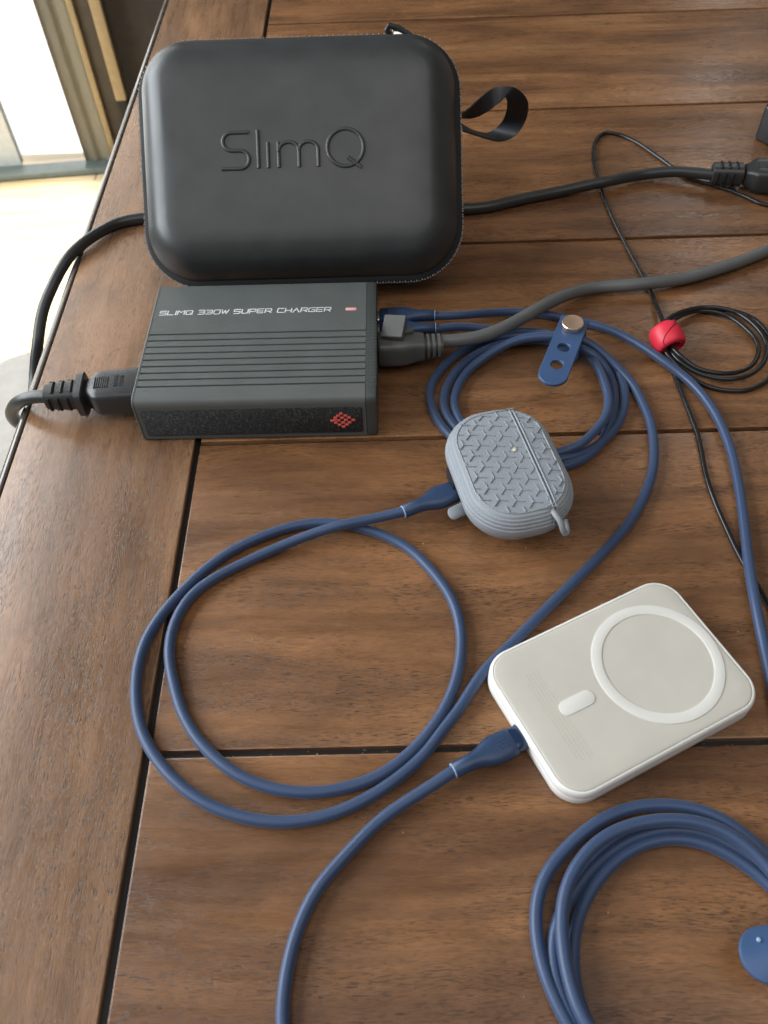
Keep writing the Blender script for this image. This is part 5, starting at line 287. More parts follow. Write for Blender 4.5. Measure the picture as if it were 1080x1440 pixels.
'thin_wire': [(330,520,1.4),(328.41,519.8,1.4),(326.83,519.6,1.4),(325.24,519.39,1.4),(323.65,519.19,1.4),(322.07,518.98,1.4),(320.48,518.77,1.4),(318.9,518.57,1.4),(317.31,518.36,1.4),(315.72,518.15,1.4),(314.14,517.94,1.4),(312.55,517.73,1.4),(310.97,517.52,1.4),(309.38,517.32,1.4),(307.79,517.11,1.4),(306.21,516.91,1.4),(304.62,516.71,1.4),(303.03,516.51,1.4),(301.45,516.31,1.4),(299.86,516.11,1.4),(298.27,515.92,1.4),(296.68,515.74,1.4),(295.09,515.55,1.4),(293.5,515.38,1.4),(291.91,515.2,1.4),(290.32,515.03,1.4),(288.73,514.84,1.4),(287.15,514.62,1.4),(285.57,514.38,1.4),(283.99,514.12,1.4),(282.42,513.84,1.4),(280.84,513.55,1.4),(279.27,513.26,1.4),(277.69,512.98,1.4),(276.12,512.72,1.4),(274.53,512.49,1.4),(272.95,512.29,1.4),(271.35,512.15,1.4),(269.76,512.08,1.4),(268.16,512.1,1.4),(266.56,512.23,1.4),(264.99,512.51,1.4),(263.45,512.95,1.4),(261.98,513.57,1.4),(260.59,514.37,1.4),(259.3,515.31,1.4),(258.1,516.36,1.4),(256.97,517.5,1.4),(255.9,518.69,1.4),(254.87,519.91,1.4),(253.85,521.15,1.4),(252.84,522.38,1.4),(251.81,523.61,1.4),(250.74,524.8,1.4),(249.63,525.95,1.4),(248.47,527.05,1.4),(247.28,528.12,1.4),(246.08,529.17,1.4),(244.87,530.22,1.4),(243.65,531.25,1.4),(242.43,532.28,1.4),(241.19,533.3,1.4),(239.95,534.31,1.4),(238.7,535.31,1.4),(237.44,536.3,1.4),(236.17,537.27,1.4),(234.88,538.22,1.4),(233.58,539.14,1.4),(232.24,540.02,1.4),(230.88,540.85,1.4),(229.48,541.64,1.4),(228.08,542.4,1.4),(226.66,543.15,1.4),(225.26,543.91,1.4),(223.87,544.71,1.4),(222.52,545.56,1.4),(221.21,546.49,1.4),(219.98,547.5,1.4),(218.82,548.6,1.4),(217.75,549.79,1.4),(216.76,551.05,1.4),(215.84,552.35,1.4),(214.97,553.7,1.4),(214.15,555.07,1.4),(213.37,556.47,1.4),(212.61,557.88,1.4),(211.86,559.29,1.4),(211.11,560.7,1.4),(210.36,562.11,1.4),(209.6,563.52,1.4),(208.83,564.92,1.4),(208.08,566.33,1.4),(207.33,567.75,1.4),(206.6,569.17,1.4),(205.88,570.6,1.4),(205.17,572.03,1.4),(204.46,573.47,1.4),(203.75,574.9,1.4),(203.04,576.33,1.4),(202.32,577.76,1.4),(201.6,579.19,1.4),(200.87,580.61,1.4),(200.13,582.03,1.4),(199.4,583.45,1.4),(198.66,584.88,1.4),(197.94,586.3,1.4),(197.22,587.73,1.4),(196.49,589.15,1.4),(195.76,590.58,1.4),(195.02,591.99,1.4),(194.26,593.4,1.4),(193.48,594.8,1.4),(192.68,596.18,1.4),(191.84,597.54,1.4),(190.96,598.88,1.4),(190.04,600.19,1.4),(189.09,601.48,1.4),(188.12,602.74,1.4),(187.11,603.99,1.4),(186.09,605.22,1.4),(185.03,606.42,1.4),(183.94,607.59,1.4),(182.82,608.73,1.4),(181.65,609.82,1.4),(180.43,610.85,1.4),(179.15,611.82,1.4),(177.82,612.71,1.4),(176.45,613.53,1.4),(175.03,614.27,1.4),(173.56,614.88,1.4),(172.01,615.29,1.4),(170.42,615.39,1.4),(168.86,615.08,1.4),(167.42,614.38,1.4),(166.16,613.4,1.4),(165.04,612.26,1.4),(164.03,611.02,1.4),(163.11,609.71,1.4),(162.25,608.36,1.4),(161.44,606.98,1.4),(160.69,605.57,1.4),(159.99,604.13,1.4),(159.37,602.66,1.4),(158.81,601.16,1.4),(158.31,599.64,1.4),(157.86,598.11,1.4),(157.45,596.56,1.41),(157.07,595,1.41),(156.73,593.44,1.41),(156.4,591.88,1.41),(156.1,590.31,1.41),(155.81,588.73,1.41),(155.53,587.16,1.41),(155.25,585.58,1.41),(154.99,584.01,1.4),(154.73,582.43,1.4),(154.48,580.85,1.39),(154.25,579.26,1.39),(154.04,577.68,1.38),(153.86,576.09,1.37),(153.7,574.5,1.36),(153.55,572.9,1.35),(153.42,571.31,1.34),(153.31,569.71,1.33),(153.21,568.12,1.32),(153.12,566.52,1.31),(153.03,564.92,1.31),(152.95,563.33,1.3),(152.88,561.73,1.3),(152.81,560.13,1.3),(152.75,558.53,1.31),(152.7,556.93,1.31),(152.66,555.33,1.32),(152.62,553.74,1.33),(152.6,552.14,1.33),(152.58,550.54,1.34),(152.58,548.94,1.35),(152.58,547.34,1.36),(152.58,545.74,1.37),(152.6,544.14,1.38),(152.62,542.54,1.39),(152.64,540.94,1.39),(152.68,539.34,1.4),(152.72,537.74,1.4),(152.76,536.14,1.4),(152.81,534.54,1.41),(152.87,532.95,1.41),(152.93,531.35,1.41),(153,529.75,1.41),(153.07,528.15,1.41),(153.15,526.55,1.41),(153.23,524.96,1.41),(153.32,523.36,1.41),(153.4,521.76,1.41),(153.5,520.17,1.41),(153.59,518.57,1.41),(153.7,516.97,1.41),(153.8,515.38,1.41),(153.91,513.78,1.4),(154.02,512.18,1.4),(154.13,510.59,1.4),(154.25,508.99,1.4),(154.37,507.4,1.4),(154.5,505.8,1.4),(154.63,504.21,1.4),(154.76,502.62,1.4),(154.9,501.02,1.4),(155.05,499.43,1.4),(155.2,497.84,1.4),(155.35,496.25,1.4),(155.52,494.65,1.4),(155.68,493.06,1.4),(155.85,491.47,1.4),(156.03,489.88,1.4),(156.21,488.29,1.4),(156.39,486.71,1.4),(156.58,485.12,1.4),(156.76,483.53,1.4),(156.95,481.94,1.4),(157.14,480.35,1.4),(157.33,478.76,1.4),(157.52,477.17,1.4),(157.71,475.59,1.4),(157.91,474,1.4),(158.1,472.41,1.4),(158.29,470.82,1.4),(158.48,469.24,1.4),(158.68,467.65,1.4),(158.89,466.06,1.4),(159.09,464.47,1.4),(159.29,462.89,1.4),(159.5,461.3,1.4),(159.71,459.72,1.4),(159.92,458.13,1.4),(160.13,456.54,1.4),(160.33,454.96,1.4),(160.54,453.37,1.4),(160.75,451.79,1.4),(160.96,450.2,1.4),(161.16,448.61,1.4),(161.36,447.03,1.4),(161.56,445.44,1.4),(161.76,443.85,1.4),(161.96,442.27,1.4),(162.15,440.68,1.39),(162.35,439.09,1.38),(162.54,437.5,1.36),(162.74,435.92,1.34),(162.94,434.33,1.32),(163.13,432.74,1.3),(163.31,431.15,1.29),(163.48,429.56,1.29),(163.63,427.97,1.31),(163.76,426.38,1.35),(163.87,424.78,1.41),(163.97,423.19,1.49),(164.04,421.59,1.58),(164.09,420,1.7),(164.13,418.4,1.82),(164.15,416.81,1.97),(164.16,415.22,2.12),(164.16,413.63,2.29),(164.15,412.04,2.47),(164.14,410.45,2.66),(164.12,408.86,2.86),(164.09,407.28,3.07),(164.06,405.69,3.3),(164.02,404.11,3.55),(163.97,402.54,3.81),(163.91,400.96,4.09),(163.85,399.39,4.37),(163.78,397.82,4.66),(163.7,396.25,4.94),(163.61,394.67,5.22),(163.51,393.1,5.49),(163.41,391.52,5.74),(163.29,389.95,5.98),(163.14,388.37,6.19),(162.98,386.79,6.38),(162.79,385.21,6.56),(162.59,383.63,6.73),(162.39,382.05,6.89),(162.18,380.48,7.05),(161.97,378.9,7.2),(161.77,377.32,7.36),(161.61,375.74,7.54),(161.59,374.16,7.79),(162.37,374.6,8.18),(162.91,376.11,8.27),(163.4,377.63,8.3),(163.88,379.15,8.31),(164.39,380.67,8.3),(164.92,382.18,8.26),(165.51,383.66,8.19),(166.17,385.11,8.06),(166.93,386.51,7.87),(167.76,387.85,7.59),(168.66,389.12,7.24),(169.61,390.34,6.84),(170.62,391.51,6.41),(171.67,392.63,5.97),(172.78,393.71,5.56),(173.93,394.75,5.18),(175.12,395.76,4.84),(176.35,396.74,4.53),(177.61,397.68,4.25),(178.91,398.58,3.98),(180.24,399.43,3.74),(181.62,400.2,3.51),(183.05,400.89,3.31),(184.54,401.45,3.14),(186.08,401.87,3.01),(187.65,402.14,2.93),(189.24,402.26,2.89),(190.84,402.25,2.89),(192.44,402.12,2.92),(194.02,401.88,2.95),(195.58,401.53,2.98),(197.11,401.08,2.99),(198.6,400.51,3),(200.05,399.82,3),(201.44,399.03,3),(202.77,398.14,3),(204.03,397.15,3),(205.21,396.08,3),(206.31,394.91,3),(207.31,393.67,3),(208.23,392.36,3),(209.08,391,3),(209.85,389.61,3),(210.58,388.18,3),(211.27,386.74,3),(211.92,385.27,3),(212.53,383.8,3),(213.11,382.31,3),(213.63,380.8,3),(214.1,379.27,3),(214.49,377.72,3),(214.8,376.15,3),(215,374.56,3),(215.09,372.96,3),(215.09,371.36,3),(214.98,369.77,3),(214.77,368.18,3),(214.45,366.62,3),(214.03,365.07,3),(213.5,363.57,3),(212.87,362.09,3),(212.17,360.66,3),(211.39,359.26,3),(210.54,357.9,3),(209.63,356.59,3),(208.64,355.33,3),(207.58,354.13,3),(206.44,353.02,3),(205.2,352,2.99),(203.89,351.09,2.98),(202.51,350.28,2.96),(201.08,349.56,2.94),(199.61,348.94,2.94),(198.1,348.4,2.94),(196.58,347.93,2.97),(195.03,347.54,3.02),(193.46,347.23,3.1),(191.88,347.01,3.21),(190.29,346.86,3.33),(188.7,346.8,3.47),(187.1,346.82,3.61),(185.52,346.92,3.76),(183.93,347.11,3.91),(182.37,347.4,4.05),(180.82,347.78,4.17),(179.3,348.26,4.3),(177.81,348.82,4.42),(176.35,349.47,4.56),(174.93,350.19,4.74),(173.57,350.99,4.96),(172.26,351.87,5.25),(171.03,352.83,5.59),(169.88,353.87,5.98),(168.8,354.98,6.37),(167.77,356.14,6.75),(166.78,357.35,7.1),(165.83,358.6,7.42),(164.93,359.88,7.73),(164.09,361.22,8),(163.35,362.62,8.24),(162.73,364.08,8.41),(162.25,365.6,8.52),(161.91,367.16,8.56),(161.7,368.75,8.55),(161.58,370.34,8.53),(161.53,371.94,8.52),(161.52,373.54,8.54),(161.54,375.14,8.61),(161.6,376.73,8.7),(161.7,378.33,8.8),(161.86,379.91,8.89),(162.11,381.49,8.97),(162.47,383.05,9),(162.96,384.57,8.96),(163.62,386.02,8.84),(164.42,387.39,8.65),(165.35,388.67,8.4),(166.38,389.86,8.12),(167.47,391,7.84),(168.61,392.09,7.58),(169.79,393.14,7.35),(171.02,394.15,7.13),(172.28,395.11,6.93),(173.58,396.02,6.74),(174.91,396.89,6.55),(176.27,397.71,6.37),(177.66,398.48,6.19),(179.08,399.2,6.02),(180.53,399.86,5.85),(182,400.46,5.69),(183.49,401.01,5.54),(185.01,401.5,5.4),(186.55,401.92,5.27),(188.1,402.27,5.15),(189.68,402.54,5.06),(191.27,402.71,4.99),(192.86,402.8,4.96),(194.46,402.8,4.95),(196.06,402.7,4.95),(197.65,402.51,4.97),(199.22,402.21,4.99),(200.76,401.81,4.99),(202.28,401.3,5),(203.76,400.7,5),(205.2,400,5),(206.58,399.2,5),(207.9,398.29,5),(209.14,397.28,5),(210.29,396.17,5.01),(211.33,394.96,5.02),(212.29,393.67,5.04),(213.16,392.34,5.06),(213.98,390.96,5.07),(214.74,389.56,5.07),(215.46,388.13,5.06),(216.15,386.68,5.02),(216.79,385.22,4.96),(217.4,383.74,4.86),(217.96,382.25,4.73),(218.47,380.74,4.57),(218.91,379.21,4.41),(219.28,377.66,4.26),(219.55,376.1,4.13),(219.73,374.51,4.03),(219.81,372.91,3.97),(219.79,371.31,3.95),(219.67,369.72,3.95),(219.45,368.13,3.96),(219.14,366.57,3.98),(218.73,365.02,3.99),(218.23,363.5,4),(217.66,362.01,4),(217.01,360.54,4),(216.31,359.11,4),(215.55,357.7,4),(214.73,356.32,4),(213.87,354.98,4),(212.95,353.67,4),(211.97,352.41,4),(210.93,351.19,4),(209.83,350.03,4),(208.68,348.92,4),(207.47,347.87,4),(206.21,346.88,4),(204.91,345.96,4),(203.55,345.11,4),(202.15,344.34,4),(200.7,343.66,4),(199.21,343.08,4.01),(197.69,342.59,4.02),(196.14,342.2,4.04),(194.57,341.9,4.06),(192.98,341.7,4.06),(191.38,341.62,4.06),(189.79,341.66,4.02),(188.2,341.85,3.96),(186.64,342.19,3.85),(185.12,342.67,3.71),(183.65,343.28,3.54),(182.22,343.97,3.38),(180.82,344.72,3.23),(179.43,345.51,3.11),(178.05,346.32,3.05),(176.68,347.14,3.05),(175.33,347.99,3.11),(173.99,348.87,3.23),(172.69,349.78,3.38),(171.44,350.76,3.56),(170.23,351.79,3.76),(169.08,352.88,3.99),(167.99,354.02,4.24),(166.95,355.2,4.51),(165.96,356.43,4.81),(165.04,357.7,5.12),(164.2,359.02,5.42),(163.47,360.42,5.68),(162.9,361.9,5.89),(162.51,363.45,6.03),(162.31,365.03,6.1),(162.28,366.63,6.12),(162.36,368.22,6.1),(162.52,369.82,6.07),(162.72,371.4,6.04),(162.94,372.99,6.02),(163.16,374.57,6.03),(163.39,376.15,6.05),(163.66,377.73,6.08),(163.98,379.3,6.1),(164.38,380.84,6.08),(164.87,382.37,6.03),(165.44,383.86,5.92),(166.08,385.31,5.75),(166.78,386.74,5.54),(167.53,388.13,5.3),(168.35,389.48,5.04),(169.23,390.78,4.77),(170.19,392.04,4.51),(171.23,393.23,4.26),(172.34,394.35,4.03),(173.52,395.42,3.82),(174.75,396.42,3.63),(176.02,397.37,3.44),(177.33,398.27,3.26),(178.66,399.13,3.08),(180.03,399.95,2.91),(181.43,400.71,2.75),(182.85,401.43,2.6),(184.29,402.1,2.45),(185.77,402.7,2.32),(187.27,403.24,2.2),(188.8,403.7,2.1),(190.35,404.07,2.01),(191.93,404.35,1.94),(193.51,404.54,1.9),(195.11,404.65,1.88),(196.71,404.7,1.87),(198.31,404.67,1.87),(199.9,404.58,1.88),(201.49,404.42,1.9),(203.08,404.19,1.93),(204.65,403.89,1.95),(206.2,403.52,1.97),(207.73,403.06,1.99),(209.24,402.51,2),(210.7,401.87,2),(212.12,401.13,2),(213.49,400.3,2),(214.8,399.38,2),(216.05,398.38,2),(217.22,397.3,2),(218.32,396.14,2),(219.33,394.9,2),(220.24,393.58,2),(221.04,392.2,2),(221.72,390.75,2),(222.3,389.26,2),(222.79,387.74,2),(223.21,386.2,2),(223.57,384.64,2),(223.88,383.07,2),(224.14,381.49,2),(224.37,379.91,2),(224.57,378.32,2),(224.75,376.73,2),(224.92,375.14,2),(225.06,373.55,2),(225.18,371.95,2.01),(225.27,370.35,2.02),(225.31,368.76,2.02),(225.31,367.16,2.03),(225.24,365.56,2.04),(225.1,363.96,2.04),(224.88,362.38,2.03),(224.56,360.81,2.02),(224.13,359.27,2),(223.6,357.77,1.97),(222.96,356.3,1.93),(222.24,354.87,1.89),(221.46,353.48,1.84),(220.62,352.12,1.78),(219.74,350.78,1.73),(218.82,349.47,1.67),(217.88,348.19,1.61),(216.9,346.92,1.56),(215.9,345.68,1.5),(214.86,344.46,1.46),(213.77,343.29,1.42),(212.61,342.19,1.4),(211.35,341.2,1.4),(210.03,340.3,1.4),(208.67,339.46,1.4),(207.29,338.65,1.4),(205.9,337.86,1.4),(204.48,337.12,1.4),(203.03,336.44,1.4),(201.55,335.85,1.4),(200.03,335.36,1.4),(198.47,335.01,1.4),(196.88,334.78,1.4),(195.29,334.67,1.4),(193.69,334.66,1.4),(192.09,334.75,1.4),(190.5,334.91,1.4),(188.92,335.15,1.4),(187.35,335.46,1.4),(185.8,335.85,1.4),(184.27,336.31,1.4),(182.77,336.87,1.4),(181.31,337.52,1.4),(179.9,338.28,1.39),(178.56,339.15,1.36),(177.28,340.1,1.34),(176.05,341.13,1.31),(174.87,342.2,1.31),(173.71,343.31,1.35),(172.59,344.44,1.43),(171.49,345.6,1.55),(170.42,346.78,1.71),(169.38,347.98,1.9),(168.38,349.21,2.13),(167.39,350.44,2.39),(166.42,351.68,2.68),(165.45,352.9,3.02),(164.48,354.11,3.4),(163.5,355.3,3.83),(162.53,356.48,4.31),(161.61,357.7,4.79),(160.76,358.97,5.26),(160.05,360.34,5.68),(159.52,361.8,6.04),(159.18,363.34,6.32),(159,364.91,6.55),(158.92,366.5,6.74),(158.91,368.09,6.87),(158.95,369.68,6.83),(158.98,368.43,6.17),(159.04,366.9,5.73),(159.15,365.37,5.28),(159.36,363.86,4.8),(159.67,362.38,4.26),(160.06,360.93,3.7),(160.48,359.49,3.15),(160.89,358.04,2.63),(161.24,356.54,2.19),(161.52,355,1.86),(161.73,353.43,1.62),(161.88,351.85,1.47),(162.01,350.26,1.37),(162.13,348.66,1.3),(162.25,347.07,1.26),(162.35,345.47,1.25),(162.45,343.88,1.26),(162.55,342.28,1.27),(162.63,340.68,1.29),(162.72,339.09,1.3),(162.8,337.49,1.3),(162.87,335.89,1.3),(162.94,334.29,1.3),(163.01,332.69,1.3),(163.08,331.1,1.3),(163.14,329.5,1.3),(163.21,327.9,1.3),(163.28,326.3,1.3),(163.35,324.7,1.3),(163.43,323.11,1.3),(163.5,321.51,1.3),(163.58,319.91,1.3),(163.66,318.31,1.3),(163.73,316.72,1.3),(163.8,315.12,1.3),(163.87,313.52,1.3),(163.94,311.92,1.3),(164.01,310.32,1.3),(164.08,308.73,1.3),(164.15,307.13,1.3),(164.18,305.53,1.3),(164.19,303.93,1.3),(164.16,302.33,1.3),(164.09,300.73,1.3),(163.98,299.14,1.3),(163.86,297.54,1.3),(163.71,295.95,1.3),(163.56,294.36,1.3),(163.41,292.76,1.3),(163.25,291.17,1.3),(163.1,289.58,1.3),(162.94,287.99,1.3),(162.77,286.4,1.3),(162.6,284.81,1.3),(162.42,283.22,1.3),(162.25,281.63,1.3),(162.09,280.04,1.3),(161.94,278.44,1.3),(161.81,276.85,1.3),(161.7,275.25,1.3),(161.62,273.66,1.3),(161.56,272.06,1.3),(161.52,270.46,1.3),(161.51,268.86,1.3),(161.51,267.26,1.3),(161.52,265.66,1.3),(161.55,264.06,1.3),(161.6,262.46,1.3),(161.65,260.86,1.3),(161.71,259.26,1.3),(161.78,257.67,1.3),(161.87,256.07,1.3),(161.96,254.47,1.3),(162.07,252.88,1.3),(162.19,251.28,1.3),(162.33,249.69,1.3),(162.47,248.09,1.3),(162.62,246.5,1.3),(162.77,244.91,1.3),(162.93,243.32,1.3),(163.09,241.73,1.3),(163.24,240.13,1.3),(163.4,238.54,1.3),(163.56,236.95,1.3),(163.72,235.36,1.3),(163.89,233.77,1.3),(164.06,232.18,1.3),(164.25,230.59,1.3),(164.44,229,1.3),(164.65,227.42,1.3),(164.88,225.83,1.3),(165.13,224.25,1.3),(165.4,222.68,1.3),(165.71,221.11,1.3),(166.04,219.54,1.3),(166.39,217.98,1.3),(166.76,216.43,1.3),(167.13,214.87,1.3),(167.51,213.32,1.3),(167.87,211.76,1.3),(168.21,210.2,1.3),(168.55,208.63,1.3),(168.88,207.07,1.3),(169.21,205.5,1.3),(169.53,203.93,1.3),(169.83,202.36,1.3),(170.13,200.79,1.3),(170.4,199.22,1.3),(170.66,197.64,1.3),(170.91,196.06,1.3),(171.15,194.48,1.3),(171.38,192.89,1.3),(171.6,191.31,1.3),(171.81,189.72,1.3),(172.03,188.14,1.3),(172.24,186.55,1.3),(172.46,184.97,1.3),(172.68,183.38,1.3),(172.9,181.8,1.3)],
}


# ================================================================== background seen past the table edge
def far_mat(name, c, rough=.6, **kw): return plastic(name, c, rough, **kw)
def floor_mat():
    m, nt, p = nmat('light_laminate')
    tc = N(nt, 'ShaderNodeTexCoord').outputs['Object']
    mp = N(nt, 'ShaderNodeMapping'); mp.inputs['Scale'].default_value = (3, 40, 1); nt.links.new(tc, mp.inputs[0])
    n = N(nt, 'ShaderNodeTexNoise', i_Scale=1.0, i_Detail=5.0, i_Distortion=.5); nt.links.new(mp.outputs[0], n.inputs['Vector'])
    c = ramp(nt, n.outputs[0], [(.3, (.50, .38, .22)), (.5, (.60, .48, .31)), (.7, (.66, .55, .38))])
    nt.links.new(c.outputs[0], p.inputs['Base Color']); p.inputs['Roughness'].default_value = .4
    return m
fl = MB(); box(fl, -4000, 4000, -2500, 1900, -780, -751.2)
fl2 = fl.obj('floor', plastic('floor_base', (.2, .16, .1), .8)); tag(fl2, kind='structure')
fm_ = floor_mat(); board_me = None
y = -440; row = 0
while y < 1900:
    for k in range(2):
        x0 = -2300 + k * 1240 + (row * 437) % 900 - 300
        b = MB(); box(b, x0, x0 + 1236, y, y + 126, -751, -750 + .001 * row, 0)
        o = b.obj('floor_board', fm_, fl2, smooth=False)
    y += 127.5; row += 1
# patio beyond the door, very bright in the sun
def emis(name, c, s):
    m = bpy.data.materials.new(name); m.use_nodes = True; nt = m.node_tree; nt.nodes.clear()
    e = N(nt, 'ShaderNodeEmission'); e.inputs[0].default_value = (*c, 1); e.inputs[1].default_value = s
    o = N(nt, 'ShaderNodeOutputMaterial'); nt.links.new(e.outputs[0], o.inputs[0]); return m
b = MB(); b.add([(-3600, 3400, -2000), (600, 3800, -2000), (600, 3800, 2600), (-3600, 3400, 2600)], [(0, 1, 2, 3)])
tag(b.obj('sky', emis('overexposed_daylight', (1, 1, .96), 3.2)), kind='structure')
b = MB(); b.add([(-3600, 1990, -2010), (600, 2230, -2010), (600, 4790, -2010), (-3600, 4390, -2010)], [(0, 1, 2, 3)])
tag(b.obj('patio', plastic('sunlit_patio', (.8, .8, .76), .8)), kind='structure')

DA = math.atan2(.08948, .99599)          # direction of the door wall
D0 = (-936.8, 1902.5)
def door_part(mb, a0, a1, d0, d1, z0, z1, e=0):
    k = len(mb.v); box(mb, a0, a1, d0, d1, z0, z1, e)
    mt = Matrix.Translation((D0[0], D0[1], 0)) @ Matrix.Rotation(DA, 4, 'Z')
    for i in range(k, len(mb.v)): mb.v[i] = tuple(mt @ Vector(mb.v[i]))
door = empty('patio_door', 'sliding glass patio door, overexposed by daylight, left of the table', 'door', (-936.8, 1902.5, -750))
def dpart(name, mat, *args, e=0):
    b = MB(); door_part(b, *args, e); b.v = [(v[0] - D0[0], v[1] - D0[1], v[2] + 750) for v in b.v]
    return b.obj(name, mat, door)
M['sill'] = far_mat('grey_green_door_track', (.16, .20, .19), .35)
M['stile'] = far_mat('pale_grey_door_stile', (.80, .83, .80), .5)
dpart('door_track', M['sill'], -1400, 275, -48, 0, -749, -735, e=3)
dpart('door_stile', M['stile'], -60, 57, 2, 30, -738, 1300)
dpart('door_stile', M['stile'], -1400, -1330, 2, 30, -738, 1300)
dpart('door_head', M['stile'], -1400, 235, 2, 30, 1300, 1380)
gm, gnt, gp = nmat('door_glass'); gp.inputs['Transmission Weight'].default_value = 1; gp.inputs['Roughness'].default_value = .0; gp.inputs['IOR'].default_value = 1.05
dpart('glass_pane', gm, 57, 240, 14, 18, -738, 1300)
dpart('glass_pane', gm, -1330, -60, 14, 18, -738, 1300)
# curtain: a narrow bundle of folds beside the glass
cb = MB(); rings = []
for z in (-736, 1330):
    ring = []
    for k in range(41):
        a = 205 + 75 * k / 40 + (8 if z < 0 else 0); ring.append((a, -8 + 5 * math.sin(k * .35), z))
    ring += [(p[0], p[1] + 2.5, p[2]) for p in ring[::-1]]
    rings.append(ring)
loft(cb, rings)
mt = Matrix.Translation((D0[0], D0[1], 0)) @ Matrix.Rotation(DA, 4, 'Z')
cb.xf(mt)
cm, cnt, cp = nmat('beige_curtain'); cp.inputs['Base Color'].default_value = (.30, .28, .22, 1); cp.inputs['Roughness'].default_value = .9
cp.inputs['Transmission Weight'].default_value = 0; cp.inputs['Subsurface Weight'].default_value = 0
tr = N(cnt, 'ShaderNodeBsdfTranslucent'); tr.inputs[0].default_value = (.6, .56, .46, 1)
ms = N(cnt, 'ShaderNodeMixShader', i_Fac=.45); cnt.links.new(cp.outputs[0], ms.inputs[1]); cnt.links.new(tr.outputs[0], ms.inputs[2])
cnt.links.new(ms.outputs[0], cnt.nodes['Material Output'].inputs[0])
tag(cb.obj('curtain', cm), 'beige curtain hanging at the right side of the bright patio door', 'curtain')
# wall to the right of the door, its tan casing and a dark frame
b = MB(); door_part(b, 277, 1700, 30, 90, -750, 1800)
w_ = b.obj('wall', far_mat('dark_grey_wall', (.045, .037, .032), .7)); tag(w_, kind='structure')
M['tan'] = far_mat('tan_wood_trim', (.36, .28, .16), .5)
b = MB(); door_part(b, 278, 291, -14, 29, -749, 1500, 1.5)
b.obj('door_casing', M['tan'], w_)
b = MB(); door_part(b, 291.2, 327, -2, 29, -749, 1500, 1.5)
b.obj('dark_casing', far_mat('dark_casing_paint', (.06, .05, .042), .6), w_)
st = empty('upright_stand', 'slim tan wooden upright with a black foot beyond the table corner', 'stand', (-601, 1925, -750))
b = MB(); door_part(b, 328, 352, -30, -8, -588, 900, 2); b.v = [(v[0] + 601, v[1] - 1925, v[2] + 750) for v in b.v]; b.obj('wooden_post', M['tan'], st)
b = MB(); door_part(b, 331, 352, -28, -10, -749, -588.2, 2); b.v = [(v[0] + 601, v[1] - 1925, v[2] + 750) for v in b.v]; b.obj('black_foot', M['slot'], st)
cab = empty('wooden_cabinet', 'dark reddish brown cabinet in shade behind the far table corner', 'cabinet', (-330, 1850, -750))
cw = far_mat('red_brown_wood', (.060, .030, .022), .5)
b = MB(); box(b, -90, 330, 0, 60, 190, 900, 3); b.obj('cabinet_body', cw, cab)
b = MB(); box(b, -60, 300, -8, -.2, 230, 860, 3); b.obj('cabinet_door', cw, cab)
for x in (-80, 290):
    b = MB(); box(b, x, x + 30, 5, 45, 1, 189.8, 2); b.obj('leg', cw, cab)
# stool beside the table
stl = empty('upholstered_stool', 'round pale grey upholstered stool seat beside the left table edge', 'stool', (-340, 560, -750))
seat = MB(); P = []
for k, (r_, z) in enumerate([(170, 380), (196, 382), (204, 392), (206, 410), (204, 428), (198, 440), (186, 447), (160, 451), (100, 453), (30, 454)]): P.append((r_, z))
cyl(seat, (0, 0, 0), (0, 0, 1), P, 48)
seat.obj('seat', far_mat('pale_grey_upholstery', (.50, .47, .42), .9, bump=1, bscale=400), stl)
for a in (45, 135, 225, 315):
    b = MB(); cyl(b, (140 * math.cos(R(a)), 140 * math.sin(R(a)), 1), (math.cos(R(a)) * .1, math.sin(R(a)) * .1, 1) if 0 else (0, 0, 1), [(11, 0), (16, 378)], 16)
    b.obj('leg', M['tan'], stl)

# ================================================================== dining table
GX = -106.2
GY = [132.4 + 174.7 * k for k in range(-4, 9)]
GY = {0: 132.4, 1: 307.2, 2: 482.3, 3: 657.8, 4: 828.2}
ys = [132.4 - 174.5 * 3, 132.4 - 174.5 * 2, 132.4 - 174.5, 132.4, 307.2, 482.3, 657.8, 828.3, 1003, 1177, 1351, 1525]
gw = [3, 3, 3, 3.0, 2.8, 2.7, 2.7, 2.7, 2, 2, 2, 2]
tb = empty('dining_table', 'brown stained wooden table of wide grooved boards with a black lipped edge', 'table', (0, 0, -750))
def tpart(mb, name, mat, o=(0, 0, 0), **kw):
    mb.v = [(v[0] - o[0], v[1] - o[1], v[2] - o[2]) for v in mb.v]
    return mb.obj(name, mat, tb, loc=(o[0], o[1], o[2] + 750), **kw)
XR = 900
for i in range(len(ys) - 1):
    y0 = ys[i] + gw[i] / 2; y1 = ys[i + 1] - gw[i + 1] / 2; b = MB()
    x0 = GX + 1.7; e = .55
    dz = -.02 * (i % 3)
    rings = []
    for ins, z in ((0, -18), (0, dz - 1.6), (.12, dz - e * .6), (.45, dz - .12), (1.0, dz)):
        rings.append([(x0 + ins, y0 + ins, z), (XR - ins, y0 + ins, z), (XR - ins, y1 - ins, z), (x0 + ins, y1 - ins, z)])
    loft(b, rings)
    o = tpart(b, 'board', M['plank'], (300, (y0 + y1) / 2, 0), ang=50)
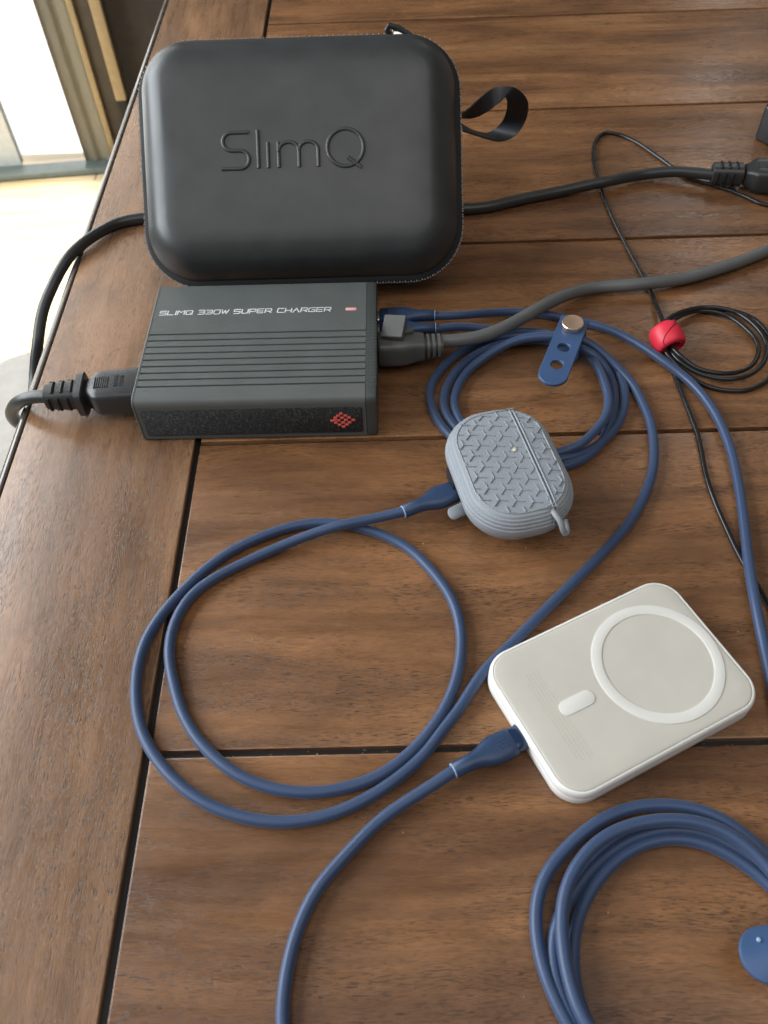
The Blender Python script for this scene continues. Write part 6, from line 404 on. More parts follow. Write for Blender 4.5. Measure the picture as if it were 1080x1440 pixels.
# end board: inner long side next to the groove, outer side up to the lip
b = MB(); rings = []
for ins, z in ((0, -18), (0, -1.6), (.12, -.33), (.45, -.10), (1.0, 0)):
    rings.append([(-205.2 + ins * .5, ys[0] + ins, z), (GX - 1.7 - ins, ys[0] + ins, z), (GX - 1.7 - ins, ys[-1] - ins, z), (-205.2 + ins * .5, ys[-1] - ins, z)])
loft(b, rings); tpart(b, 'end_board', M['end'], (-155, 400, 0), ang=50)
b = MB(); box(b, -204, XR - 2, ys[0] + 4, ys[-1] - 4, -24, -3.0); tpart(b, 'groove_bed', M['groove'])
# lip along the edge: a thin channel, then a rounded lip
b = MB(); prof = [(-205.25, -22), (-205.25, -1.0), (-205.9, -1.0), (-206.2, .05), (-207.0, .25), (-208.2, .1), (-209.6, -.6), (-210.8, -2.0), (-211.6, -4.2), (-211.8, -7), (-211.8, -22)]
loft(b, [[(x, yy, z) for x, z in prof[::-1]] for yy in (ys[0], ys[-1])]); tpart(b, 'edge_lip', M['edge'], ang=50)
b = MB(); box(b, -196, -170, ys[0] + 20, ys[-1] - 20, -95, -22.2); tpart(b, 'apron', M['edge'])
for x, yy in ((-195, -330), (-195, 1440), (820, -330), (820, 1440)):
    b = MB(); section_loft(b, [(0, 24, 24), (80, 24, 24), (600, 34, 34), (727, 38, 38)], power=8)
    b.v = [(v[1] + x, v[2] + yy, v[0] - 749) for v in b.v]; tpart(b, 'leg', M['edge'])

# ================================================================== hard carrying case, leaning back
TILT = 42.5; CW, CH, CRR = 191, 142, 32
cs = empty('carrying_case', 'large black hard-shell zip case embossed SlimQ, leaning back behind the charger', 'case', (-50.5, 424, 16))
Mx = Matrix.Rotation(R(TILT), 4, 'X')
def cpart(mb, name, mat, parent=None, **kw):
    mb.xf(Mx) if parent is None else mb.xf(Mx); return mb.obj(name, mat, parent or cs, **kw)
CYc = CH / 2
b = MB()
lidp = [(1.5, 2.5), (1.6, 4), (2.6, 8), (3.9, 12), (5.4, 15.6), (7.4, 18.8), (9.6, 22.0), (12.4, 24.7), (15.8, 26.7), (20, 27.9), (26, 28.5), (35, 28.85), (46, 29.0), (56, 29.1)]
slab(b, CW, CH, CRR, lidp, 0, CYc, n=14); lid = cpart(b, 'lid', M['case'], ang=80)
b = MB()
slab(b, CW, CH, CRR, [(i, -z) for i, z in [(40, 29.5), (26, 29), (17, 27.8), (10, 24.5), (6, 20), (3.9, 14), (2.6, 8), (1.6, 4), (1.5, 2.5)]], 0, CYc, n=14)
cpart(b, 'back_shell', M['case_back'], ang=80)
b = MB(); slab(b, CW, CH, CRR, [(5, -3.6), (1.6, -3.6), (-.5, -2.6), (-1.2, -1.7), (-.2, -1.2), (-.2, 1.2), (-1.2, 1.7), (-.5, 2.6), (1.6, 3.6), (5, 3.6)], 0, CYc, n=14)
cpart(b, 'zipper_tape', M['tape'])
b = MB(); out = rrect(CW + 3.0, CH + 3.0, CRR + 1.5, 40, 0, CYc); L = []
# even spacing round the outline
tot = 0; seg = []
for i in range(len(out)):
    a = Vector(out[i]); c = Vector(out[(i + 1) % len(out)]); seg.append((a, c, (c - a).length)); tot += (c - a).length
nt_ = 360; step = tot / nt_; acc = 0; si = 0; 
for k in range(nt_):
    s = k * step
    while acc + seg[si][2] < s: acc += seg[si][2]; si += 1
    a, c, l = seg[si]; p = a + (c - a) * ((s - acc) / max(l, 1e-6)); t = (c - a).normalized(); nn = Vector((t.y, -t.x))
    zz = .75 if k % 2 else -.75
    V = []
    for dz in (-.9, .9):
        for dt, dn in ((-.36, -.6), (.36, -.6), (.36, .55), (-.36, .55)):
            q = p + t * (dt * (1.0 if dz * zz < 0 else .8)) + nn * dn; V.append((q.x, q.y, zz + dz))
    b.add(V, [(0, 3, 2, 1), (4, 5, 6, 7), (0, 1, 5, 4), (1, 2, 6, 5), (2, 3, 7, 6), (3, 0, 4, 7)])
tag(cpart(b, 'zipper_teeth', M['teeth'], smooth=False), kind='stuff')
# embossed word, raised rounded strokes
def arcp(cx, cy, rx, ry, a0, a1, n=14): return [(cx + rx * math.cos(R(a0 + (a1 - a0) * k / n)), cy + ry * math.sin(R(a0 + (a1 - a0) * k / n))) for k in range(n + 1)]
H_ = 20.0
def lettersS(x): return [[(x + 15, 20), (x + 6, 20)] + arcp(x + 6, 15, 5, 5, 90, 270) + [(x + 10, 10)] + arcp(x + 10, 5, 5, 5, 90, -90) + [(x, 0)]]
word = lettersS(0) + [[(20, 0), (20, 21)]] + [[(25.3, 0), (25.3, 14)]] + \
    [[(31, 0), (31, 14)], [(31, 8)] + arcp(36.5, 9, 5.5, 5, 180, 0) + [(42, 0)], [(42, 9)] + arcp(47.2, 9, 5.2, 5, 180, 0) + [(52.4, 0)]] + \
    [arcp(67.2, 10, 9.8, 10.4, 0, 360, 30), [(68.5, 4.5), (75.5, -1.2)]]
b = MB(); TX = -43; TY = 59.5
for s in word:
    pts = []
    for a, c in zip(s[:-1], s[1:]):
        for k in range(4): pts.append((a[0] + (c[0] - a[0]) * k / 4, a[1] + (c[1] - a[1]) * k / 4))
    pts.append(s[-1])
    tube(b, [(TX + x * 1.06, TY + yy * 1.0, 29.1) for x, yy in pts], 1.15, 10, squash=.9)
cpart(b, 'embossed_word', M['case'], ang=80)
# zipper puller at the top right corner
b = MB(); box(b, 57, 66, CH - .5, CH + 4.5, -3.6, 3.2, 1.2); cpart(b, 'zipper_slider', M['metal'])
b = MB(); tube(b, [(56, CH + 1, 1), (53.5, CH + 3, 4), (55, CH + 4.5, 5), (61, CH + 3.5, 4), (71, CH - 2.5, 2)], 1.7, 10, squash=.8); cpart(b, 'zipper_pull', M['ribbon'])
# hanging loop of woven ribbon
E1 = [(47.7,515.8,70.0),(54.4,522.3,71.0),(61.7,530.5,73.0),(70.4,538.8,75.0),(79.2,540.1,75.0),(86.0,539.0,74.0),(92.6,538.7,68.0),(95.2,541.5,60.0),(95.4,548.1,48.0),(90.9,550.4,38.0),(83.9,549.8,34.0),(76.1,545.7,36.0),(65.5,536.2,44.0),(51.0,526.6,54.0)]; E2 = [(49.6,535.4,58.0),(57.5,534.9,58.0),(64.9,532.1,62.0),(71.5,533.0,66.0),(75.1,531.1,70.0),(78.8,536.4,70.0),(81.1,542.2,62.0),(81.9,550.6,52.0),(80.7,558.6,42.0),(76.5,560.7,36.0),(71.2,556.3,36.0),(65.0,550.1,40.0),(58.7,546.7,44.0),(50.7,535.6,54.0)]
def cr(P, n):
    P = [Vector(p) for p in P]; P = [2 * P[0] - P[1]] + P + [2 * P[-1] - P[-2]]; o = []
    for i in range(1, len(P) - 2):
        for k in range(n):
            t = k / n; a, b_, c, d = P[i - 1:i + 3]
            o.append(.5 * ((2 * b_) + (c - a) * t + (2 * a - 5 * b_ + 4 * c - d) * t * t + (3 * b_ - a - 3 * c + d) * t ** 3))
    o.append(P[-2]); return o
e1 = cr(E1, 8); e2 = cr(E2, 8); b = MB(); rings = []
for i in range(len(e1)):
    w_v = (e1[i] - e2[i]).normalized(); t_ = (e1[min(i + 1, len(e1) - 1)] - e1[max(i - 1, 0)]).normalized(); nn = w_v.cross(t_).normalized() * .45
    rings.append([tuple(e1[i] + nn - Vector((-50.5, 424, 16))), tuple(e2[i] + nn - Vector((-50.5, 424, 16))), tuple(e2[i] - nn - Vector((-50.5, 424, 16))), tuple(e1[i] - nn - Vector((-50.5, 424, 16)))])
loft(b, rings); b.obj('ribbon_loop', M['ribbon'], cs, ang=50)

# ================================================================== charger brick
CA = -.55
ch = empty('power_charger', 'dark grey ribbed desktop charger with red diamond mark and white lettering', 'charger', (-71.2, 357.6, 0), R(CA))
W2, D2, HT = 64.3, 48.2, 30.0
def chprof(grooves=True, g=0):
    P = [(-D2 + 1.2 + g, .3 + g * .3), (-D2 + g, 1.6)]
    P += [(-D2 + g, HT - 5.0)]
    for k in range(5): a = R(90 * k / 4); P.append((-D2 + 4.2 + g - 4.2 * math.cos(a), HT - 4.2 + 4.2 * math.sin(a) - g))
    y = -D2 + 10.6
    if grooves:
        for k in range(9):
            P += [(y, HT - g), (y + .18, HT - 1.5), (y + .95, HT - 1.5), (y + 1.15, HT - g)]
            y += 5.17
    P += [(D2 - 2 - g, HT - g), (D2 - .6 - g, HT - .6 - g), (D2 - g, HT - 2), (D2 - g, 1.6), (D2 - 1.2 - g, .3 + g * .3)]
    return P
b = MB(); loft(b, [[(x, yy, z) for yy, z in chprof()][::1] for x in (-W2 + 1.9, W2 - 6.0)]); b.obj('shell', M['charger'], ch, ang=40)
b = MB(); loft(b, [[(x, yy, z) for yy, z in chprof(False, g)] for x, g in ((-W2, 1.0), (-W2 + .3, .3), (-W2 + .8, 0.0), (-W2 + 1.85, 0.0))])
b.obj('end_cap', M['charger_cap'], ch, ang=30)
b = MB(); loft(b, [[(x, yy, z) for yy, z in chprof(False, g)] for x, g in ((W2 - 5.95, .35), (W2 - 5.8, .35), (W2 - 5.6, .05), (W2 - 1.6, .0), (W2 - .5, .3), (W2, 1.3))])
y = -D2 + 9
cap = b.obj('end_cap', M['charger_cap'], ch, ang=30)
b = MB()
for k in range(20):
    box(b, W2 - 3.2, W2 + .15, y, y + 1.3, HT - 3.6, HT + .22, .3); y += 2.58
b.obj('cap_rib', M['charger_cap'], cap)
# woven front panel with its print
b = MB(); slab(b, 117, 19.2, 2.0, [(0, 0), (0, .25), (.3, .45)], -2.2, 0, n=4)
b.xf(Matrix.Translation((0, -D2 + .05, 13.8)) @ Matrix.Rotation(R(90), 4, 'X')); pan = b.obj('front_panel', M['fabric'], ch)
pts = [(290, 382), (245, 413), (205, 442), (155, 485), (205, 517), (258, 548), (310, 578), (350, 412), (400, 442), (300, 445), (352, 478), (310, 515), (402, 515), (360, 548), (458, 480), (203, 470), (248, 485), (222, 485)]
b = MB()
for (px, py) in pts:
    x = 45.2 + (px - 290) / 9.82 * .365; z = 13.9 - (py - 480) / 9.82 * .50 
    slab(b, 2.0, 1.75, .45, [(0, .46), (0, .62), (.15, .7)], x, z, n=3)
b.xf(Matrix.Translation((0, -D2 + .05, 0)) @ Matrix.Rotation(R(90), 4, 'X')); b.obj('diamond_mark', M['logo'], pan)
# techno lettering as thin raised strokes
G = {'S': [[(1, 1), (.15, 1), (0, .9), (0, .55), (.95, .5), (1, .45), (1, .1), (.85, 0), (0, 0)]], 'L': [[(0, 1), (0, 0), (1, 0)]], 'I': [[(.5, 1), (.5, 0)]],
     'M': [[(0, 0), (0, 1), (.5, .55), (1, 1), (1, 0)]], 'Q': [[(.15, 1), (.85, 1), (1, .85), (1, .15), (.85, 0), (.15, 0), (0, .15), (0, .85), (.15, 1)], [(.65, .35), (1.1, -.1)]],
     '3': [[(0, 1), (.9, 1), (1, .9), (1, .1), (.9, 0), (0, 0)], [(.15, .52), (1, .52)]], '0': [[(.15, 1), (.85, 1), (1, .85), (1, .15), (.85, 0), (.15, 0), (0, .15), (0, .85), (.15, 1)]],
     'W': [[(0, 1), (.22, 0), (.5, .85), (.78, 0), (1.1, 1)]], 'U': [[(0, 1), (0, .15), (.15, 0), (.85, 0), (1, .15), (1, 1)]], 'P': [[(0, 0), (0, 1), (.9, 1), (1, .9), (1, .5), (.9, .4), (.15, .4)]],
     'E': [[(1, 1), (0, 1), (0, 0), (1, 0)], [(.1, .5), (.9, .5)]], 'R': [[(0, 0), (0, 1), (.9, 1), (1, .9), (1, .55), (.9, .42), (.2, .42)], [(.55, .42), (1, 0)]],
     'C': [[(1, 1), (.15, 1), (0, .85), (0, .15), (.15, 0), (1, 0)]], 'H': [[(0, 1), (0, 0)], [(1, 1), (1, 0)], [(0, .5), (1, .5)]], 'A': [[(0, 0), (.5, 1), (1, 0)]],
     'G': [[(1, 1), (.15, 1), (0, .85), (0, .15), (.15, 0), (1, 0), (1, .5), (.5, .5)]]}
def stroke_text(mb, text, x, y0, w, h, gap, sp, z, r):
    for chh in text:
        if chh == ' ': x += sp; continue
        ww = w * (.08 if chh == 'I' else 1.1 if chh == 'M' else 1)
        for s in G[chh]:
            P = [Vector((x + a * ww + c * h * .10, y0 + c * h, 0)) for a, c in s]
            for p, q in zip(P[:-1], P[1:]):
                d = (q - p); 
                if d.length < 1e-6: continue
                d.normalize(); nn = Vector((-d.y, d.x, 0)) * r; p2 = p - d * r * .6; q2 = q + d * r * .6
                V = [p2 - nn, q2 - nn, q2 + nn, p2 + nn]
                k_ = (k_ + 1) % 5 if 'k_' in locals() else 0; mb.add([(v.x, v.y, z + k_ * .03) for v in V], [(0, 1, 2, 3)])
        x += ww + gap
    return x
b = MB(); xe = stroke_text(b, 'SLIMQ 330W SUPER CHARGER', 0, 0, 3.55, 3.5, 1.02, 2.6, HT + .06, .35)
k = 98.5 / xe
b.v = [(v[0] * k - 59.6, v[1] + 21.0, v[2]) for v in b.v]
b.obj('white_lettering', M['print'], ch, smooth=False)
b = MB(); slab(b, 6.2, 2.3, .7, [(0, HT - .1), (0, HT + .06), (.1, HT + .09)], 49.6, 22.8, n=4); b.obj('indicator_light', M['led'], ch)
b = MB()
for yy, w_ in ((33.5, 9), (22.0, 9), (8.5, 13)): slab(b, w_, 5, 2, [(0, W2 + .02), (0, W2 + .12)], yy, 0, n=4)
b.v = [(v[2], v[0], v[1] + 14.5) for v in b.v]; b.obj('port', M['slot'], ch)

# ================================================================== cables
def rope(name, key, r, mat, parent, n=24, a=0, b_=None, origin=(0, 0, 0)):
    mb = MB(); tube(mb, PATHS[key][a:b_], r, n); mb.v = [(v[0] - origin[0], v[1] - origin[1], v[2] - origin[2]) for v in mb.v]
    return mb.obj(name, mat, parent, ang=70)
def usbc_plug(parent, tip, ang, tilt=0):
    """tip: where the metal shell meets the device; local -X runs back along the cable"""
    mx = place(tip, ang, tilt)
    def P(mb, name, mat, par=parent, **kw): return mb.xf(mx).obj(name, mat, par, **kw)
    b = MB(); section_loft(b, [(-33.2, 3.15, 3.15, 0, 2), (-33, 3.35, 3.35, 0, 2), (-25, 3.4, 3.4, 0, 2), (-21, 4.2, 3.5, 0, 2.1), (-17.5, 5.6, 3.6), (-14.5, 6.25, 3.7), (-9, 6.15, 3.6), (-6.2, 5.95, 3.5), (-6.0, 5.8, 3.4)], n=32)
    pl = P(b, 'plug', M['blueplug'], ang=60)
    b = MB(); section_loft(b, [(-33.7, 2.9, 2.9, 0, 2), (-33.6, 3.2, 3.2, 0, 2), (-33.25, 3.2, 3.2, 0, 2)], n=32); P(b, 'plug_rim', M['bluerim'], pl)
    b = MB(); section_loft(b, [(-6.0, 5.7, 3.3), (-1.2, 5.6, 3.25), (-.9, 5.4, 3.1)], n=32); P(b, 'plug_collar', M['bluegloss'], pl)
    b = MB(); section_loft(b, [(-.9, 4.2, 1.3), (3.5, 4.2, 1.3)], n=24); P(b, 'metal_tip', M['metal'], pl)
    b = MB()
    for dx in range(-1, 2):
        for dy in range(-1, 2):
            s_ = .9 if (dx, dy) != (0, 0) else 1.1
            cyl(b, (-11.3 + dx * 1.5 + (dy % 2) * .4, dy * 1.5, 3.2), (0, 0, 1), [(.42 * s_, 0), (.42 * s_, .52), (.2, .6)], 8)
    for dx, dy in ((-3, 0), (3.2, 0)): cyl(b, (-11.3 + dx, dy, 3.2), (0, 0, 1), [(.4, 0), (.4, .5), (.2, .58)], 8)
    P(b, 'raised_mark', M['blueplug'], pl)

o1 = (80, 60, 0)
cA = empty('charging_cable', 'blue silicone cable running down the right edge, coiled bottom right, plugged into white power bank', 'cable')
rope('cable', 'long_cable', 2.5, M['blue'], cA)
cB = empty('charging_cable', 'blue silicone cable strapped in a coil, then one large loop to the grey earbud case', 'cable')
rope('cable', 'coiled_cable', 2.5, M['blue'], cB)
usbc_plug(cA, (51.5, 134.9, 5.5), 25.3)
usbc_plug(cB, (35.3, 261.8, 12), 23.6, 2)
usbc_plug(cA, (-6.4, 391.0, 15), 179)
usbc_plug(cB, (-6.4, 379.6, 15), 179)

# strap with snap: a band round the bundle, its tongue sticking out towards the viewer
def strap(parent, mx, full=True, gap=True):
    sp_ = []
    # tongue outline with two holes: bridge strips keep it one clean mesh
    b = MB(); n = 20; Wd, L = 8.2, 49.0
    out = []; 
    for k in range(n + 1): a = R(180 + 180 * k / n); out.append((Wd * math.cos(a), -L + Wd + Wd * math.sin(a)))
    # body as grid strips between hole circles
    def plate(mb, z0, z1):
        hs = [(-33.5, 3.5), (-19.4, 3.5)]
        bm = bmesh.new()
        ov = [bm.verts.new((x, y, 0)) for x, y in out] + [bm.verts.new((Wd, 6, 0)), bm.verts.new((-Wd, 6, 0))]
        es = [bm.edges.new((ov[i], ov[(i + 1) % len(ov)])) for i in range(len(ov))]
        for hy, hr in hs:
            hv = [bm.verts.new((hr * math.cos(2 * math.pi * k / 24), hy + hr * math.sin(2 * math.pi * k / 24), 0)) for k in range(24)]
            es += [bm.edges.new((hv[i], hv[(i + 1) % 24])) for i in range(24)]
        bmesh.ops.triangle_fill(bm, use_beauty=True, edges=es)
        bm.verts.ensure_lookup_table(); bm.faces.ensure_lookup_table()
        for f in list(bm.faces):
            c = f.calc_center_median()
            if any((c.x ** 2 + (c.y - hy) ** 2) < (hr * .8) ** 2 for hy, hr in hs): bm.faces.remove(f)
        bm.normal_update()
        for f in bm.faces:
            if f.normal.z < 0: f.normal_flip()
        bm.verts.index_update()
        V = [v.co.copy() for v in bm.verts]; F = [tuple(v.index for v in f.verts) for f in bm.faces]; nV = len(V)
        bd = [(e, e.link_faces[0]) for e in bm.edges if len(e.link_faces) == 1]
        def zc(yy): return 0.0
        allv = [(v.x, v.y, z1) for v in V] + [(v.x, v.y, z0) for v in V]
        FF = F + [tuple(i + nV for i in f[::-1]) for f in F]
        for e, f in bd:
            a, c = e.verts[0].index, e.verts[1].index
            fi = [v.index for v in f.verts]; k = fi.index(a)
            if fi[(k + 1) % len(fi)] != c: a, c = c, a
            FF.append((c, a, a + nV, c + nV))
        bm.free(); mb.add(allv, FF)
    plate(b, -1.1, 1.1)
    ton = b.xf(mx).obj('strap', M['bluestrap'], parent, ang=40)
    bv = ton.modifiers.new('bevel', 'BEVEL'); bv.width = .0004; bv.segments = 2; bv.limit_method = 'ANGLE'; bv.angle_limit = R(60)
    # band round the bundle (in the local YZ plane)
    b = MB(); ring = []
    for k in range(25):
        a = 2 * math.pi * k / 24; ring.append((1.5 - 8.0 + 0 * a + 9.5 * math.cos(a), -7.6 + 6.8 * math.sin(a)))
    band = []
    for (yy, zz) in ring: band.append((yy, zz))
    rings = []
    for i, (yy, zz) in enumerate(band):
        cy_, cz_ = -6.5, -7.6; d = Vector((yy - cy_, (zz - cz_) * 1.2)).normalized() * .9
        rings.append([(-Wd, yy + d.x, zz + d.y), (Wd, yy + d.x, zz + d.y), (Wd, yy - d.x, zz - d.y), (-Wd, yy - d.x, zz - d.y)])
    loft(b, rings, False, False); b.xf(mx).obj('strap_band', M['bluestrap'], ton, ang=60)
    b = MB(); cyl(b, (0, -1.5, 1.15), (0, 0, 1), [(6.0, 0), (6.2, .3), (6.25, 2.9), (5.9, 3.3), (0.01, 3.35)], 40); sn = b.xf(mx).obj('snap_button', M['gold'], ton, ang=30)
strap(cB, Matrix.Translation((105.5, 374.5, 17.6)) @ Matrix.Rotation(R(-23), 4, 'Z') @ Matrix.Rotation(R(3), 4, 'X'))
# second strap mostly outside the right edge
b = MB(); slab(b, 60, 18, 9, [(.6, -1.1), (0, -.7), (0, .7), (.5, 1.1)], 30, 0, n=10)
b.xf(Matrix.Translation((114.2, 50, 15)) @ Matrix.Rotation(R(6), 4, 'Z') @ Matrix.Rotation(R(3), 4, 'Y')); st2 = b.obj('strap', M['bluestrap'], cA, ang=40)
b = MB(); cyl(b, (121.6, 55.5, 15.4), (0, 0, 1), [(.8, 0), (.8, .6), (.4, .9)], 10); b.obj('strap_nub', M['bluerim'], st2)

# grey lead to the charger
cG = empty('power_lead', 'thick grey lead with squared grey plug and ribbed strain relief at the charger', 'cable')
rope('cable', 'grey_cable', 3.8, M['greycord'], cG)
mx = place((-6.5, 363.8, 14), 2)
b = MB(); section_loft(b, [(0, 7.6, 7.2), (1, 8.4, 8), (12, 8.8, 8.2), (17, 8.0, 8.0), (22, 6.6, 7.0), (26, 6.3, 6.4), (26.4, 5.9, 6.0)], n=32, power=5); pl = b.xf(mx).obj('plug', M['greyplug'], cG, ang=40)
for k in range(3):
    b = MB(); x = 27.6 + k * 3.1; section_loft(b, [(x, 5.6, 5.6), (x + .2, 6.1, 6.1), (x + 1.7, 6.1, 6.1), (x + 1.9, 5.6, 5.6)], n=28, power=3.4); b.xf(mx).obj('relief_ring', M['greyplug'], pl)
b = MB(); section_loft(b, [(25.5, 4.5, 4.5), (37, 4.4, 4.4)], n=20, power=2.4); b.xf(mx).obj('relief_core', M['greycord'], pl)
b = MB()
slab(b, 12.5, 14, .6, [(.3, -2.2), (0, -1.9), (0, 1.9), (.3, 2.2)], 0, 0, n=2)
b.xf(mx @ Matrix.Translation((9.5, 3.2, 12.2)) @ Matrix.Rotation(R(-14), 4, 'Z') @ Matrix.Rotation(R(20), 4, 'X') @ Matrix.Rotation(R(-8), 4, 'Y')); lt = b.obj('latch_plate', M['greyplug'], pl, ang=30)
b = MB(); box(b, 14.5, 20.5, -2.2, 2.6, 7.5, 10.6, .7); b.xf(mx @ Matrix.Rotation(R(12), 4, 'Z')); b.obj('latch_tab', M['greyplug'], pl, ang=30)

# black mains cord: connector in the charger's left side, cord over the table edge and back
cK = empty('mains_cord', 'thick black mains cord looping off the left table edge and passing behind the case', 'cord')
rope('cable', 'power_cable', 3.7, M['cord'], cK, 20)
def mains_plug(parent, at, ang, tilt, long_body, flange=True):
    mx = place(at, ang, tilt)
    b = MB(); section_loft(b, [(0, 5.6, 5.4, 0, 3), (.5, 6.4, 6.2, 0, 3), (6, 6.9, 6.5, 0, 3), (12, 7.2, 6.9, 0, 3), (20, 7.4, 7.2, 0, 3)], n=32); pl = b.xf(mx).obj('strain_relief', M['conn'], parent, ang=45)
    for i, x in enumerate((3.0, 8.2, 13.4)):
        for a in ((-30, 34), (62, 118), (150, 214), (242, 298)):
            b = MB(); pts = []; xo = x + (2.4 if a[0] in (62, 242) else 0)
            if xo > 16: continue
            for k in range(9):
                t = R(a[0] + (a[1] - a[0]) * k / 8); c, q = math.cos(t), math.sin(t)
                rr_ = 6.75 + xo * .03; pts.append((xo, rr_ * math.copysign(abs(c) ** (2 / 3), c), (rr_ - .35) * math.copysign(abs(q) ** (2 / 3), q)))
            tube(b, pts, .95, 8); b.xf(mx).obj('relief_slot', M['slot'], pl)
    if flange: b = MB(); section_loft(b, [(17.6, 8.2, 7.4, 0, 5), (18.1, 10.4, 8.6, 0, 5), (21.8, 10.9, 8.9, 0, 5), (22.6, 9.6, 8.2, 0, 5)], n=36); b.xf(mx).obj('flange', M['conn'], parent, ang=35)
    b = MB(); section_loft(b, [(22.0, 6.2, 5.8, 0, 4), (24.5, 7.2, 6.6, 0, 4), (28, 10.6, 7.9, 0, 4.5), (31, 11.6, 8.3, 0, 5), (long_body, 11.9, 8.4, 0, 5), (long_body + .3, 11.4, 8.0, 0, 5)], n=40); bd = b.xf(mx).obj('connector', M['conn'], parent, ang=30)
    for k in range(7):
        b = MB(); box(b, 28.6 + k * 1.15, 29.2 + k * 1.15, -4.6, 3.8, 7.6, 8.62 + .02 * k, .2); b.xf(mx).obj('grip_line', M['conn'], bd, ang=30)
    b = MB()
    for r_ in range(2):
        for k in range(5): box(b, 39.4 + r_ * 3, 41.4 + r_ * 3, -4 + k * 1.7, -3.1 + k * 1.7, 8.2, 8.62)
    b.xf(mx).obj('raised_lettering', M['conn'], bd)
mains_plug(cK, (-190.0, 332.3, 14), 3.5, 0, 53.5)
mains_plug(cK, (229.5, 542.0, 9.5), -9, 0, 56, False)

# thin black wire and the red bead that gathers it
tw = empty('thin_wire', 'thin black wire, gathered in a small coil on the right', 'wire')
rope('wire', 'thin_wire', 1.35, M['thin'], tw, 10)
rc = empty('cable_clip', 'round red plastic clip gathering the thin black wire', 'clip', (161, 371.5, 9.3))
mxc = Matrix.Rotation(R(-72), 4, 'Z') @ Matrix.Rotation(R(14), 4, 'Y')
b = MB(); prof = [(5.2, -7.6), (7.0, -7.4), (8.3, -6.2), (9.1, -3.4), (9.3, 0), (9.2, 3.2), (8.6, 5.9), (7.8, 7.0), (7.3, 7.2), (7.1, 6.4), (6.6, 6.2), (6.2, 7.0), (5.3, 7.2), (4.9, 5.0), (4.6, 1.5)]
cyl(b, (0, 0, 0), (1, 0, 0), prof, 44); b.xf(mxc); body = b.obj('clip_body', M['red'], rc, ang=38)
b = MB(); pts = []
for k in range(25):
    t = k / 24; x = -6.8 + 13.4 * t; a = R(100 + 46 * math.sin((t - .5) * math.pi)); rr_ = 9.28 - .0165 * (x) ** 2 * 1.25 if abs(x) > 3 else 9.2
    pts.append((x, rr_ * math.cos(a), rr_ * math.sin(a)))
tube(b, pts, .33, 8); b.xf(mxc); b.obj('clip_seam', plastic('dark_red_seam', (.18, .006, .012), .5), body)

# ================================================================== earbud case in its silicone cover
eb = empty('earbud_case', 'grey silicone-covered earbud case with raised Y pattern and side loop', 'earbud case', (56.4, 263.6, 8.0), R(12.5))
EW, EL, ER = 54, 75, 23.5
prof = [(15, 0), (9.5, .6), (5.6, 2.2), (3, 4.6), (1.2, 7.6), (.25, 10.8), (0, 13), (.1, 14.6), (.5, 14.8), (.6, 16.7), (1.1, 16.95), (1.3, 18.6), (1.9, 18.85), (2.3, 20.2), (3.0, 20.45), (3.6, 21.4), (4.6, 21.75), (5.6, 22.1), (7, 22.35), (12, 22.7), (18, 22.85)]
b = MB(); slab(b, EW, EL, ER, prof, n=14)
def cut(src, x, side, name):
    me = bpy.data.meshes.new(name); me.from_pydata([Vector(v) * MM for v in src.v], [], src.f)
    bm = bmesh.new(); bm.from_mesh(me)
    g = bm.verts[:] + bm.edges[:] + bm.faces[:]
    r_ = bmesh.ops.bisect_plane(bm, geom=g, plane_co=(x * MM, 0, 0), plane_no=(1, 0, 0), clear_outer=side < 0, clear_inner=side > 0)
    ed = [e for e in r_['geom_cut'] if isinstance(e, bmesh.types.BMEdge)]
    bmesh.ops.edgeloop_fill(bm, edges=ed)
    for f in bm.faces: f.smooth = True
    bm.to_mesh(me); bm.free(); me.materials.append(M['cover']); me.set_sharp_from_angle(angle=R(38))
    o = bpy.data.objects.new(name, me); col.objects.link(o); o.parent = eb; return o
HX = 11.2
cov = cut(b, HX, -1, 'cover_body'); lidc = cut(b, HX + .4, 1, 'cover_lid')
inner = MB(); slab(inner, EW - 9, EL - 9, ER - 5, rprof(17.8, 7, 2.2), n=10); inner.obj('inner_case', plastic('inner_case_plastic', (.05, .055, .06), .4), eb)
def ztop(x, y):
    return 25.3
